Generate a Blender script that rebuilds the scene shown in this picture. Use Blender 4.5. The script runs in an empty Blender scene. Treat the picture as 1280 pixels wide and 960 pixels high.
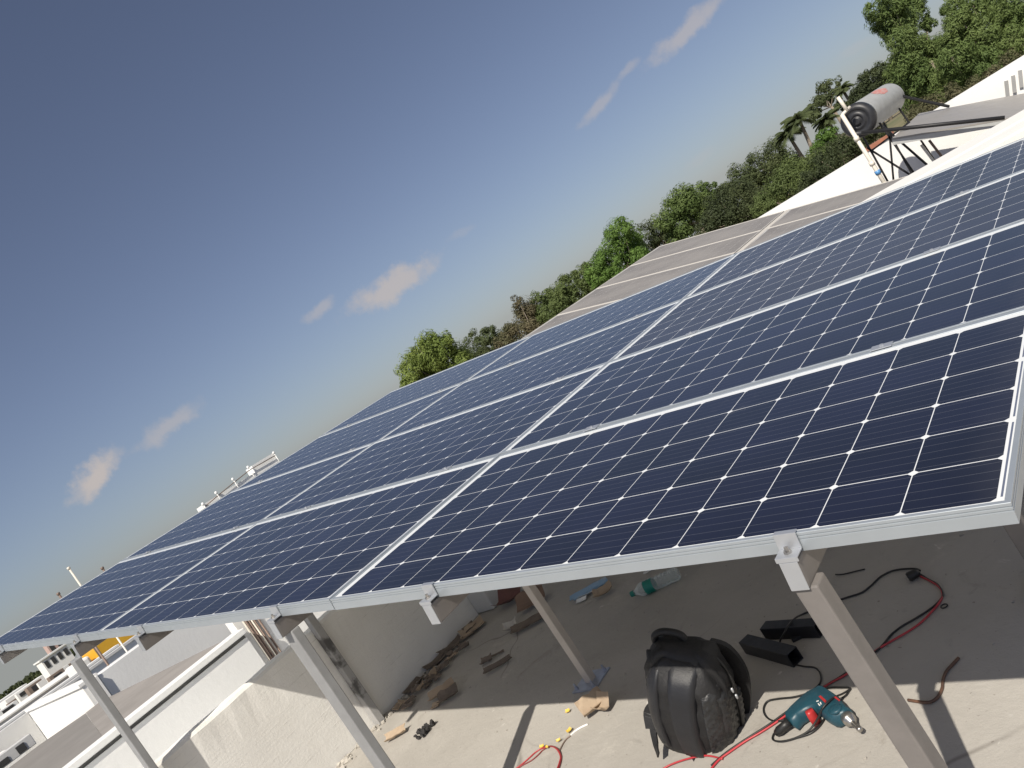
import bpy, bmesh, math, random
import numpy as np
from mathutils import Vector, Matrix, noise as mnoise

random.seed(7); RNG = np.random.default_rng(11)
SC = bpy.context.scene
COL = SC.collection
R = math.radians

# ------------------------------------------------------------------ camera
F_PX = 1001.82                                   # focal length in pixels of a 1280 wide frame
CAM = np.array([0.41309, -1.32873, 1.55])
CR = np.array([[0.64457266, -0.38187057, -0.66234504],
               [0.53401414, -0.39510143, 0.74747827],
               [-0.54713342, -0.83550567, -0.0507473]])   # columns: right, down, forward
cd = bpy.data.cameras.new('camera'); cam = bpy.data.objects.new('camera', cd); COL.objects.link(cam)
cd.sensor_fit = 'HORIZONTAL'; cd.sensor_width = 36; cd.lens = 36 * F_PX / 1280
cd.clip_start = 0.05; cd.clip_end = 4000
mw = Matrix.Identity(4)
for i in range(3):
    mw[i][0] = CR[i, 0]; mw[i][1] = -CR[i, 1]; mw[i][2] = -CR[i, 2]; mw[i][3] = CAM[i]
cam.matrix_world = mw
SC.camera = cam

def ray(px, py):
    return CR @ np.array([(px - 640) / F_PX, (py - 480) / F_PX, 1.0])
def at(px, py, ax, val):
    """point of the place seen at a photo pixel, on the plane x, y or z = val"""
    r = ray(px, py); s = (val - CAM[ax]) / r[ax]
    return CAM + s * r
def deep(px, py, d):
    return CAM + ray(px, py) * d

# ------------------------------------------------------------------ light
SUN_TRAVEL = Vector((-0.365, 0.86, -1.0)).normalized()
to_sun = -SUN_TRAVEL
sl = bpy.data.lights.new('sun', 'SUN'); sun = bpy.data.objects.new('sun', sl); COL.objects.link(sun)
sl.energy = 3.9; sl.angle = R(0.5); sl.color = (1.0, 0.93, 0.82)
sun.rotation_mode = 'QUATERNION'; sun.rotation_quaternion = SUN_TRAVEL.to_track_quat('-Z', 'Y')
sun.location = (6, -12, 16)

W = bpy.data.worlds.new('World'); SC.world = W; W.use_nodes = True
wn = W.node_tree; wn.nodes.clear()
class NT:
    """tiny node helper"""
    def __init__(s, t): s.t = t
    def n(s, kind, **kw):
        o = s.t.nodes.new(kind)
        for k, v in kw.items(): setattr(o, k, v)
        return o
    def l(s, a, b): s.t.links.new(a, b)
    def m(s, op, a, b=None, c=None, clamp=False):
        o = s.t.nodes.new('ShaderNodeMath'); o.operation = op; o.use_clamp = clamp
        for i, v in enumerate((a, b, c)):
            if v is None: continue
            if isinstance(v, (int, float)): o.inputs[i].default_value = v
            else: s.t.links.new(v, o.inputs[i])
        return o.outputs[0]
    def dot(s, a, vec):
        o = s.t.nodes.new('ShaderNodeVectorMath'); o.operation = 'DOT_PRODUCT'
        s.t.links.new(a, o.inputs[0]); o.inputs[1].default_value = vec
        return o.outputs['Value']
    def mix(s, fac, a, b):
        o = s.t.nodes.new('ShaderNodeMix'); o.data_type = 'RGBA'
        for sock, v in ((o.inputs[0], fac), (o.inputs[6], a), (o.inputs[7], b)):
            if isinstance(v, (int, float)): sock.default_value = v
            elif isinstance(v, (tuple, list)): sock.default_value = tuple(v) + ((1.0,) if len(v) == 3 else ())
            else: s.t.links.new(v, sock)
        return o.outputs[2]
    def smooth(s, v, lo, hi):
        o = s.t.nodes.new('ShaderNodeMapRange'); o.interpolation_type = 'SMOOTHSTEP'
        s.t.links.new(v, o.inputs[0]); o.inputs[1].default_value = lo; o.inputs[2].default_value = hi
        return o.outputs[0]
    def noise(s, vec, scale, detail=4, rough=.5, out=0, dist=0.0):
        o = s.t.nodes.new('ShaderNodeTexNoise'); o.inputs['Scale'].default_value = scale
        o.inputs['Detail'].default_value = detail; o.inputs['Roughness'].default_value = rough
        o.inputs['Distortion'].default_value = dist
        if vec is not None: s.t.links.new(vec, o.inputs['Vector'])
        return o.outputs[out]

w = NT(wn)
sky = w.n('ShaderNodeTexSky', sky_type='NISHITA')
sky.sun_disc = False
sky.sun_elevation = math.asin(to_sun.z); sky.sun_rotation = math.atan2(to_sun.x, to_sun.y)
sky.altitude = 900; sky.air_density = 1.0; sky.dust_density = 1.7; sky.ozone_density = 2.0
tc = w.n('ShaderNodeTexCoord'); D = tc.outputs['Generated']
sxyz = w.n('ShaderNodeSeparateXYZ'); w.l(D, sxyz.inputs[0])
cxyz = w.n('ShaderNodeCombineXYZ'); w.l(sxyz.outputs[0], cxyz.inputs[0]); w.l(sxyz.outputs[1], cxyz.inputs[1])
w.l(w.m('MAXIMUM', sxyz.outputs[2], .022), cxyz.inputs[2]); w.l(cxyz.outputs[0], sky.inputs[0])   # the haze goes on below the level horizon
hsv = w.n('ShaderNodeHueSaturation'); hsv.inputs['Saturation'].default_value = 0.82
w.l(sky.outputs[0], hsv.inputs['Color'])
tint = w.n('ShaderNodeMix', data_type='RGBA', blend_type='MULTIPLY'); tint.inputs[0].default_value = 1.0
w.l(hsv.outputs[0], tint.inputs[6]); tint.inputs[7].default_value = (1.0, .978, 1.065, 1)
skycol = tint.outputs[2]
# small fair-weather clouds: patches of noise round fixed bearings of the sky
nz = w.noise(D, 26, 6, .62); nz2 = w.noise(D, 60, 4, .6)
CLOUDS = [(482, 362, 66, 17, (.85, -.52), .62), (392, 392, 26, 8, (.8, -.6), .34), (112, 602, 36, 15, (.66, -.75), .75),
          (203, 538, 44, 12, (.8, -.6), .38), (852, 44, 58, 12, (.72, -.69), .46), (742, 138, 36, 8, (.66, -.75), .34),
          (779, 94, 18, 6, (.7, -.7), .26), (568, 296, 20, 6, (.85, -.5), .12), (868, 204, 24, 7, (.8, -.6), .10),
          (1060, 66, 22, 6, (.85, -.5), .10)]
cover = None
for px, py, a, b, (ux, uy), amt in CLOUDS:
    c = Vector(ray(px, py)).normalized()
    t1 = (Vector(ray(px + 20 * ux, py + 20 * uy)).normalized() - c).normalized()
    t2 = c.cross(t1).normalized()
    q1 = w.m('DIVIDE', w.dot(D, t1), 1.2 * a / F_PX); q2 = w.m('DIVIDE', w.dot(D, t2), 1.25 * b / F_PX)
    q2 = w.m('ADD', q2, w.m('MULTIPLY', w.m('SUBTRACT', nz, .5), 1.9))
    rr = w.m('ADD', w.m('MULTIPLY', q1, q1), w.m('MULTIPLY', q2, q2))
    front = w.smooth(w.dot(D, c), .5, .9)
    v = w.m('SUBTRACT', 1.0, w.m('SQRT', rr))
    v = w.m('ADD', v, w.m('MULTIPLY', w.m('SUBTRACT', nz2, .5), .75))
    v = w.m('MULTIPLY', w.m('MULTIPLY', w.smooth(v, 0.0, .75), front), amt * 1.25)
    cover = v if cover is None else w.m('MAXIMUM', cover, v)
skycol = w.mix(cover, skycol, (7.6, 6.9, 6.6))
bg = w.n('ShaderNodeBackground'); bg.inputs['Strength'].default_value = 0.0505
w.l(skycol, bg.inputs['Color'])
wo = w.n('ShaderNodeOutputWorld'); w.l(bg.outputs[0], wo.inputs[0])

SC.cycles.diffuse_bounces = 8
SC.view_settings.view_transform = 'Standard'; SC.view_settings.look = 'None'
SC.view_settings.exposure = 0.46; SC.view_settings.gamma = 1.0
SC.view_settings.use_curve_mapping = False

# ------------------------------------------------------------------ materials
def lin(r, g, b):
    return tuple((c / 255 / 12.92) if c / 255 <= .04045 else ((c / 255 + .055) / 1.055) ** 2.4 for c in (r, g, b))

def mat(name, col, rough=.6, metal=0.0, col2=None, scale=6.0, amt=.5, bump=0.0, bscale=40.0, spec=.5, trans=0.0, alpha=1.0, sheen=0, detail=5, contrast=(.3, .7)):
    m = bpy.data.materials.new(name); m.use_nodes = True
    t = NT(m.node_tree); b = m.node_tree.nodes['Principled BSDF']
    b.inputs['Roughness'].default_value = rough; b.inputs['Metallic'].default_value = metal
    b.inputs['Specular IOR Level'].default_value = spec
    b.inputs['Transmission Weight'].default_value = trans; b.inputs['Alpha'].default_value = alpha
    obj = t.n('ShaderNodeTexCoord').outputs['Object']
    if col2 is None: col2 = tuple(c * .8 for c in col)
    f = t.smooth(t.noise(obj, scale, detail, .6), *contrast)
    t.l(t.mix(t.m('MULTIPLY', f, amt), col, col2), b.inputs['Base Color'])
    rv = t.m('ADD', t.m('MULTIPLY', t.noise(obj, scale * 3, 3), .2), rough - .1, clamp=True)
    t.l(rv, b.inputs['Roughness'])
    if bump:
        bp = t.n('ShaderNodeBump'); bp.inputs['Strength'].default_value = bump; bp.inputs['Distance'].default_value = .01
        t.l(t.noise(obj, bscale, 5, .65), bp.inputs['Height']); t.l(bp.outputs[0], b.inputs['Normal'])
    return m

M = {}
M['alu'] = mat('anodised_aluminium', (.415, .455, .49), .42, .45, (.375, .41, .44), 9, .5)
M['alu_dusty'] = mat('dust_covered_aluminium', (.58, .55, .50), .7, .1, (.52, .49, .45), 5, .5)
M['clamp'] = mat('bright_zinc', (.52, .54, .57), .38, .6, (.46, .48, .51), 30, .5)
M['steel_paint'] = mat('grey_painted_steel', (.20, .185, .175), .5, .1, (.165, .153, .144), 14, .7, bump=.08, bscale=60)
M['steel_pale'] = mat('pale_grey_steel', (.30, .305, .31), .45, .15, (.25, .253, .257), 14, .7, bump=.08, bscale=60)
M['steel_dark'] = mat('grey_primer_steel', (.22, .215, .21), .55, .1, (.16, .155, .15), 12, .7, bump=.08)
M['steel_dirty'] = mat('stained_steel', (.36, .355, .35), .6, .1, (.06, .058, .055), 9, .85, bump=.15, contrast=(.48, .62))
M['galv'] = mat('galvanised_plate', (.42, .46, .56), .4, .6, (.3, .33, .4), 25, .7)
M['white_wall'] = mat('white_paint', (.86, .855, .83), .75, 0, (.80, .79, .77), 1.2, .5, bump=.1, bscale=25)
M['pale_wall'] = mat('pale_cement_paint', (.84, .845, .83), .85, 0, (.76, .76, .745), .9, .7, bump=.25, bscale=18)
M['cream'] = mat('cream_paint', (.80, .785, .75), .8, 0, (.74, .725, .69), 1.5, .6, bump=.15)
M['grey_wall'] = mat('grey_plaster', (.60, .60, .59), .85, 0, (.52, .52, .51), 1.2, .8, bump=.3, bscale=14)
M['cement'] = mat('bare_cement', (.33, .305, .28), .9, 0, (.25, .232, .212), 1.6, .8, bump=.3, bscale=12)
M['cement_mid'] = mat('darker_cement', (.255, .24, .222), .9, 0, (.21, .197, .182), 1.6, .8, bump=.3, bscale=12)
M['cement_dark'] = mat('old_cement', (.20, .195, .185), .9, 0, (.12, .115, .108), 3, .8, bump=.4)
M['vent_grey'] = mat('grey_vent_slats', (.34, .34, .335), .85)
M['groove'] = mat('dark_groove', (.16, .16, .155), .9, 0, (.11, .11, .105), 5, .7)
M['brick'] = mat('terracotta', (.42, .17, .10), .85, 0, (.30, .13, .085), 8, .8, bump=.3)
M['black_cloth'] = mat('black_nylon', (.009, .009, .010), .58, 0, (.015, .015, .0165), 60, .6, bump=.25, bscale=160)
M['black_gloss'] = mat('black_coated_fabric', (.014, .015, .019), .44, 0, (.010, .0105, .013), 10, .6, bump=.2, bscale=260)
M['black_rubber'] = mat('black_rubber', (.012, .012, .012), .45, 0, (.02, .02, .02), 30, .5)
M['tube_black'] = mat('black_pipe_steel', (.035, .036, .04), .42, .4, (.022, .022, .025), 20, .7)
M['red_wire'] = mat('red_insulation', (.45, .035, .045), .4, 0, (.30, .03, .035), 30, .5)
M['orange_hose'] = mat('brown_hose', (.15, .075, .045), .5, 0, (.06, .04, .03), 20, .8)
M['yellow_tape'] = mat('yellow_tape', (.72, .50, .08), .5, 0, (.60, .42, .10), 30, .6)
M['white_plastic'] = mat('white_plastic', (.80, .80, .78), .35)
M['drill_teal'] = mat('dark_teal_plastic', (.012, .062, .088), .42, 0, (.016, .05, .07), 40, .6, bump=.05, bscale=120)
M['drill_red'] = mat('red_switch_plastic', (.42, .03, .03), .35)
M['drill_metal'] = mat('chuck_steel', (.45, .43, .40), .3, .9)
M['cardboard'] = mat('corrugated_cardboard', (.40, .31, .22), .85, 0, (.31, .235, .165), 14, .8, bump=.2)
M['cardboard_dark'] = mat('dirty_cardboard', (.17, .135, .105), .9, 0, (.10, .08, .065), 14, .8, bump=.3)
M['blue_card'] = mat('blue_printed_carton', (.26, .40, .55), .5, 0, (.55, .55, .52), 7, .9, contrast=(.45, .6))
M['red_sack'] = mat('faded_red_sack', (.17, .075, .065), .85, 0, (.10, .055, .05), 9, .8, bump=.3)
M['rubble'] = mat('plaster_crumbs', (.50, .47, .42), .9, 0, (.30, .28, .25), 12, .8, bump=.4)
M['charcoal'] = mat('burnt_scrap', (.035, .033, .033), .9, 0, (.02, .02, .02), 30, .6, bump=.5)
M['bottle_green'] = mat('green_label', (.0, .17, .13), .4, 0, (.02, .22, .18), 20, .5)
M['tank_grey'] = mat('grey_tank_shell', (.47, .48, .47), .55, .1, (.38, .385, .375), 8, .7)
M['tank_cap'] = mat('black_tank_end', (.022, .023, .027), .45, 0, (.035, .036, .04), 12, .6)
M['red_mark'] = mat('faded_red_print', (.50, .17, .15), .7, 0, (.46, .35, .33), 25, .9)
M['collector'] = mat('dull_collector_glass', (.30, .285, .265), .4, 0, (.26, .25, .235), 3, .6)
M['frame_black'] = mat('black_angle_iron', (.022, .022, .024), .5, .2)
M['pvc'] = mat('cream_pvc_pipe', (.78, .73, .63), .4)
M['pipe_brown'] = mat('brown_pipe', (.22, .16, .13), .6, .2)
M['yellow_tarp'] = mat('yellow_tarpaulin', (.74, .42, .035), .6, 0, (.62, .34, .03), 1.5, .7)
M['bark'] = mat('tree_bark', (.20, .16, .12), .9, 0, (.30, .26, .21), 3, .8, bump=.4)
M['far_pink'] = mat('pinkish_render', (.55, .40, .36), .85)
M['far_brown'] = mat('brown_render', (.26, .20, .165), .85, 0, (.2, .16, .13), .6, .7)
M['far_glass'] = mat('dark_opening', (.05, .05, .05), .4)

def m_clear():
    m = bpy.data.materials.new('clear_bottle_plastic'); m.use_nodes = True
    b = m.node_tree.nodes['Principled BSDF']; t = NT(m.node_tree)
    b.inputs['Base Color'].default_value = (.86, .92, .92, 1); b.inputs['Roughness'].default_value = .08
    tr = t.n('ShaderNodeBsdfTransparent'); tr.inputs[0].default_value = (.86, .9, .9, 1)
    mx = t.n('ShaderNodeMixShader')
    lw = t.n('ShaderNodeLayerWeight'); lw.inputs[0].default_value = .35
    t.l(t.m('ADD', t.m('MULTIPLY', lw.outputs['Facing'], .55), .14, clamp=True), mx.inputs[0])
    t.l(tr.outputs[0], mx.inputs[1]); t.l(b.outputs[0], mx.inputs[2])
    t.l(mx.outputs[0], m.node_tree.nodes['Material Output'].inputs[0])
    return m
M['clear'] = m_clear()

def m_floor():
    m = bpy.data.materials.new('cement_screed'); m.use_nodes = True
    t = NT(m.node_tree); b = m.node_tree.nodes['Principled BSDF']
    o = t.n('ShaderNodeTexCoord').outputs['Object']
    big = t.smooth(t.noise(o, 1.1, 6, .6, dist=.6), .32, .68)
    c = t.mix(big, (.43, .408, .372), (.365, .345, .313))
    spot = t.smooth(t.noise(o, 5.5, 5, .65), .60, .78)
    c = t.mix(t.m('MULTIPLY', spot, .5), c, (.58, .55, .49))
    dirt = t.smooth(t.noise(o, 3.0, 7, .7, dist=1.2), .58, .72)
    c = t.mix(t.m('MULTIPLY', dirt, .45), c, (.22, .195, .165))
    spl = t.smooth(t.noise(o, 13, 4, .55, dist=.8), .66, .72)
    c = t.mix(t.m('MULTIPLY', spl, t.m('MULTIPLY', t.smooth(t.noise(o, 1.7, 2), .45, .62), .7)), c, (.62, .60, .56))
    smu = t.smooth(t.noise(o, 7, 6, .72, dist=2.0), .58, .70)
    c = t.mix(t.m('MULTIPLY', smu, .28), c, (.20, .185, .165))
    speck = t.smooth(t.noise(o, 46, 2, .5), .70, .76)
    c = t.mix(t.m('MULTIPLY', speck, .55), c, (.14, .12, .10))
    # hairline cracks and trowel joints
    v = t.n('ShaderNodeTexVoronoi', feature='DISTANCE_TO_EDGE'); v.inputs['Scale'].default_value = .62
    dn = t.n('ShaderNodeVectorMath', operation='ADD'); t.l(o, dn.inputs[0])
    nn = t.n('ShaderNodeTexNoise'); nn.inputs['Scale'].default_value = 2.2; t.l(o, nn.inputs['Vector'])
    sc = t.n('ShaderNodeVectorMath', operation='SCALE'); t.l(nn.outputs['Color'], sc.inputs[0]); sc.inputs['Scale'].default_value = .25
    t.l(sc.outputs[0], dn.inputs[1]); t.l(dn.outputs[0], v.inputs['Vector'])
    crack = t.m('SUBTRACT', 1.0, t.smooth(v.outputs['Distance'], .0, .006))
    crack = t.m('MULTIPLY', crack, t.smooth(t.noise(o, .9, 2), .45, .6))
    c = t.mix(t.m('MULTIPLY', crack, .6), c, (.12, .105, .09))
    t.l(c, b.inputs['Base Color']); b.inputs['Roughness'].default_value = .82
    bp = t.n('ShaderNodeBump'); bp.inputs['Strength'].default_value = .35; bp.inputs['Distance'].default_value = .012
    t.l(t.noise(o, 22, 7, .7), bp.inputs['Height']); t.l(bp.outputs[0], b.inputs['Normal'])
    return m
M['floor'] = m_floor()

def m_plaster():
    m = bpy.data.materials.new('rough_cast_plaster'); m.use_nodes = True
    t = NT(m.node_tree); b = m.node_tree.nodes['Principled BSDF']
    o = t.n('ShaderNodeTexCoord').outputs['Object']
    c = t.mix(t.smooth(t.noise(o, 2.0, 6, .6), .3, .7), (.86, .85, .815), (.77, .755, .72))
    # horizontal trowel strokes
    mp = t.n('ShaderNodeMapping'); mp.inputs['Scale'].default_value = (1, 2.2, 34); t.l(o, mp.inputs[0])
    st = t.noise(mp.outputs[0], 2.4, 5, .6)
    c = t.mix(t.m('MULTIPLY', t.smooth(st, .60, .72), .35), c, (.42, .40, .37))
    t.l(c, b.inputs['Base Color']); b.inputs['Roughness'].default_value = .9
    h = t.m('ADD', t.m('MULTIPLY', t.noise(o, 70, 6, .7), .8), t.m('MULTIPLY', st, .6))
    bp = t.n('ShaderNodeBump'); bp.inputs['Strength'].default_value = .38; bp.inputs['Distance'].default_value = .006
    t.l(h, bp.inputs['Height']); t.l(bp.outputs[0], b.inputs['Normal'])
    return m
M['plaster'] = m_plaster()

# --- solar cells: 6 x 12 pseudo-square cells on a white backsheet, seen through glass
PU, PV = 1.9375, 1.003                     # panel length (down the slope) and width
PITCH = 0.1567
def m_cells(name, cell, cell2, dust, dustcol, rough):
    m = bpy.data.materials.new(name); m.use_nodes = True
    t = NT(m.node_tree); b = m.node_tree.nodes['Principled BSDF']
    o = t.n('ShaderNodeTexCoord').outputs['Object']
    sp = t.n('ShaderNodeSeparateXYZ'); t.l(o, sp.inputs[0])
    u = t.m('MULTIPLY', sp.outputs[0], -1.0); v = sp.outputs[1]
    gu = t.m('DIVIDE', t.m('SUBTRACT', u, .0225), PITCH); gv = t.m('DIVIDE', t.m('SUBTRACT', v, .0150), PITCH)
    inside = t.m('MULTIPLY', t.m('MULTIPLY', t.m('GREATER_THAN', gu, 0.0), t.m('LESS_THAN', gu, 12.0)),
                 t.m('MULTIPLY', t.m('GREATER_THAN', gv, 0.0), t.m('LESS_THAN', gv, 6.0)))
    fu = t.m('ABSOLUTE', t.m('SUBTRACT', t.m('FRACT', gu), .5)); fv = t.m('ABSOLUTE', t.m('SUBTRACT', t.m('FRACT', gv), .5))
    incell = t.m('MULTIPLY', t.m('MULTIPLY', t.m('LESS_THAN', fu, .4932), t.m('LESS_THAN', fv, .4912)), t.m('LESS_THAN', t.m('ADD', fu, fv), .928))
    incell = t.m('MULTIPLY', incell, inside)
    # fine silver bus bars along the length of the panel
    bb = t.m('ABSOLUTE', t.m('SUBTRACT', t.m('FRACT', t.m('MULTIPLY', gv, 5.0)), .5))
    bus = t.m('MULTIPLY', t.m('LESS_THAN', bb, .020), incell)
    # each cell is a slightly different blue
    cx = t.n('ShaderNodeCombineXYZ'); t.l(t.m('FLOOR', gu), cx.inputs[0]); t.l(t.m('FLOOR', gv), cx.inputs[1])
    oi = t.n('ShaderNodeObjectInfo'); t.l(t.m('MULTIPLY', oi.outputs['Random'], 50.0), cx.inputs[2])
    wnz = t.n('ShaderNodeTexWhiteNoise'); wnz.noise_dimensions = '3D'; t.l(cx.outputs[0], wnz.inputs['Vector'])
    blot = t.smooth(t.noise(o, 3.5, 3, .5), .42, .75)
    c = t.mix(t.m('ADD', t.m('MULTIPLY', wnz.outputs[0], .55), t.m('MULTIPLY', blot, .35)), cell, cell2)
    c = t.mix(t.m('MULTIPLY', bus, .22), c, (.32, .33, .36))
    c = t.mix(incell, (.78, .80, .80), c)
    # connecting ribbon inside the low margin
    rb = t.m('MULTIPLY', t.m('GREATER_THAN', u, .0140), t.m('LESS_THAN', u, .0178))
    nodes = t.m('GREATER_THAN', t.m('ABSOLUTE', t.m('SUBTRACT', t.m('FRACT', t.m('MULTIPLY', gv, .5)), .5)), .46)
    rb = t.m('MULTIPLY', rb, t.m('SUBTRACT', 1.0, nodes))
    c = t.mix(rb, c, (.12, .14, .20))
    d = t.m('MULTIPLY', t.m('ADD', t.smooth(t.noise(o, 1.3, 4, .5), .0, 1.0), .6), dust)
    low = t.m('MULTIPLY', t.smooth(t.m('ADD', u, t.m('MULTIPLY', t.noise(o, 9, 4), .16)), .20, .02), .045)
    smear = t.m('MULTIPLY', t.smooth(t.noise(o, 2.6, 5, .7, dist=2.5), .60, .80), .05)
    d = t.m('ADD', d, t.m('ADD', low, smear), clamp=True)
    c = t.mix(d, c, dustcol)
    t.l(c, b.inputs['Base Color']); b.inputs['Roughness'].default_value = rough
    b.inputs['IOR'].default_value = 1.5
    b.inputs['Specular IOR Level'].default_value = .5
    b.inputs['Coat Weight'].default_value = 0.0
    return m
M['cells'] = m_cells('mono_cells_under_glass', (.0065, .0085, .0185), (.0115, .014, .037), .006, (.45, .44, .42), .16)
M['cells_hazy'] = m_cells('mono_cells_with_light_dust', (.013, .015, .028), (.018, .021, .042), .035, (.42, .41, .40), .25)
M['cells_dust_glare'] = m_cells('cells_under_dust_and_glare', (.03, .03, .04), (.035, .035, .045), 0.74, (.268, .255, .243), .7)  # taupe film paints sky glare into the cell colour, along with dust

# ------------------------------------------------------------------ geometry helpers
class B:
    """collects shapes in world coordinates and links them as ONE mesh object"""
    def __init__(s): s.v = []; s.f = []; s.sm = []
    def add(s, vs, fs, smooth=False):
        k = len(s.v); s.v += [tuple(float(c) for c in p) for p in vs]
        s.f += [tuple(i + k for i in f) for f in fs]; s.sm += [smooth] * len(fs)
        return s
    def box(s, lo, hi, mx=None):
        x0, y0, z0 = lo; x1, y1, z1 = hi
        vs = [Vector(p) for p in ((x0, y0, z0), (x1, y0, z0), (x1, y1, z0), (x0, y1, z0), (x0, y0, z1), (x1, y0, z1), (x1, y1, z1), (x0, y1, z1))]
        if mx is not None: vs = [mx @ p for p in vs]
        return s.add(vs, [(0, 3, 2, 1), (4, 5, 6, 7), (0, 1, 5, 4), (1, 2, 6, 5), (2, 3, 7, 6), (3, 0, 4, 7)])
    def bar(s, a, b, wx, wy, up=(0, 0, 1)):
        a = Vector(a); b = Vector(b); d = (b - a); L = d.length; d.normalize()
        up = Vector(up); x = d.cross(up)
        if x.length < 1e-4: x = d.cross(Vector((1, 0, 0)))
        x.normalize(); y = x.cross(d).normalized()
        mx = Matrix(((x.x, y.x, d.x, a.x), (x.y, y.y, d.y, a.y), (x.z, y.z, d.z, a.z), (0, 0, 0, 1)))
        return s.box((-wx / 2, -wy / 2, 0), (wx / 2, wy / 2, L), mx)
    def poly(s, pts, thick):
        """planar polygon given its points, extruded by the vector thick"""
        n = len(pts); t = Vector(thick); P = [Vector(p) for p in pts]
        nrm = Vector((0, 0, 0))
        for i in range(n): nrm += P[i].cross(P[(i + 1) % n])
        if nrm.dot(t) > 0: P = P[::-1]
        vs = P + [p + t for p in P]
        fs = [tuple(range(n)), tuple(range(2 * n - 1, n - 1, -1))] + [((i + 1) % n, i, n + i, n + (i + 1) % n) for i in range(n)]
        return s.add(vs, fs)
    def tube(s, pts, r, n=8, closed_ends=True, smooth=True, sub=0):
        P = [Vector(p) for p in pts]
        if sub: P = catmull(P, sub)
        m = len(P); rs = r if isinstance(r, (list, tuple)) else [r] * m
        if len(rs) != m: rs = [rs[min(len(rs) - 1, int(i * len(rs) / m))] for i in range(m)]
        vs = []; prev = None
        for i in range(m):
            d = (P[min(i + 1, m - 1)] - P[max(i - 1, 0)]).normalized()
            if prev is None:
                x = d.orthogonal().normalized()
            else:
                x = (prev - d * prev.dot(d))
                x = x.normalized() if x.length > 1e-6 else d.orthogonal().normalized()
            prev = x; y = d.cross(x)
            for k in range(n):
                a = 2 * math.pi * k / n
                vs.append(P[i] + (x * math.cos(a) + y * math.sin(a)) * rs[i])
        fs = [(i * n + k, i * n + (k + 1) % n, (i + 1) * n + (k + 1) % n, (i + 1) * n + k) for i in range(m - 1) for k in range(n)]
        if closed_ends: fs += [tuple(range(n - 1, -1, -1)), tuple(range((m - 1) * n, m * n))]
        return s.add(vs, fs, smooth)
    def lathe(s, prof, a, axis, n=24, smooth=True, caps=True):
        """profile [(t along axis, radius)] round the axis from point a"""
        a = Vector(a); d = Vector(axis).normalized(); x = d.orthogonal().normalized(); y = d.cross(x)
        vs = []
        for t, r in prof:
            for k in range(n):
                q = 2 * math.pi * k / n; vs.append(a + d * t + (x * math.cos(q) + y * math.sin(q)) * r)
        m = len(prof)
        fs = [(i * n + k, i * n + (k + 1) % n, (i + 1) * n + (k + 1) % n, (i + 1) * n + k) for i in range(m - 1) for k in range(n)]
        if caps: fs += [tuple(range(n - 1, -1, -1)), tuple(range((m - 1) * n, m * n))]
        return s.add(vs, fs, smooth)
    def obj(s, name, m, parent=None, bevel=0.0, origin=None, seg=2):
        P = np.array(s.v)
        if parent is not None:
            inv = world_of(parent).inverted()
            vs = [tuple(inv @ Vector(p)) for p in s.v]
        else:
            if origin is None: origin = ((P[:, 0].min() + P[:, 0].max()) / 2, (P[:, 1].min() + P[:, 1].max()) / 2, P[:, 2].min())
            vs = [tuple(p - np.array(origin)) for p in P]
        me = bpy.data.meshes.new(name); me.from_pydata(vs, [], s.f); me.materials.append(m)
        me.polygons.foreach_set('use_smooth', s.sm); me.update()
        o = bpy.data.objects.new(name, me); COL.objects.link(o)
        if parent is not None: o.parent = parent
        else: o.location = origin
        if bevel:
            bv = o.modifiers.new('bevel', 'BEVEL'); bv.width = bevel; bv.segments = seg; bv.limit_method = 'ANGLE'; bv.angle_limit = R(40)
        return o

def world_of(o): return (world_of(o.parent) @ o.matrix_basis) if o.parent else o.matrix_basis.copy()

def catmull(P, sub):
    out = []
    for i in range(len(P) - 1):
        p0 = P[max(i - 1, 0)]; p1 = P[i]; p2 = P[i + 1]; p3 = P[min(i + 2, len(P) - 1)]
        for k in range(sub):
            t = k / sub
            out.append(.5 * ((2 * p1) + (p2 - p0) * t + (2 * p0 - 5 * p1 + 4 * p2 - p3) * t * t + (3 * p1 - p0 - 3 * p2 + p3) * t ** 3))
    return out + [P[-1]]

def tag(o, label, cat, group=None):
    o['label'] = label; o['category'] = cat
    if group: o['group'] = group
    return o
def thing(name, label, cat, loc, group=None, rot=None):
    o = bpy.data.objects.new(name, None); COL.objects.link(o); o.empty_display_size = .1
    m4 = Matrix.Translation(Vector([float(c) for c in loc]))
    if rot is not None: m4 = m4 @ rot.to_4x4()
    o.matrix_world = m4
    return tag(o, label, cat, group)
def structure(o): o['kind'] = 'structure'; return o
def copy_tree(o, parent=None):
    c = o.copy(); COL.objects.link(c)
    if parent is not None: c.parent = parent
    for ch in list(o.children): copy_tree(ch, c)
    return c

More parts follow.
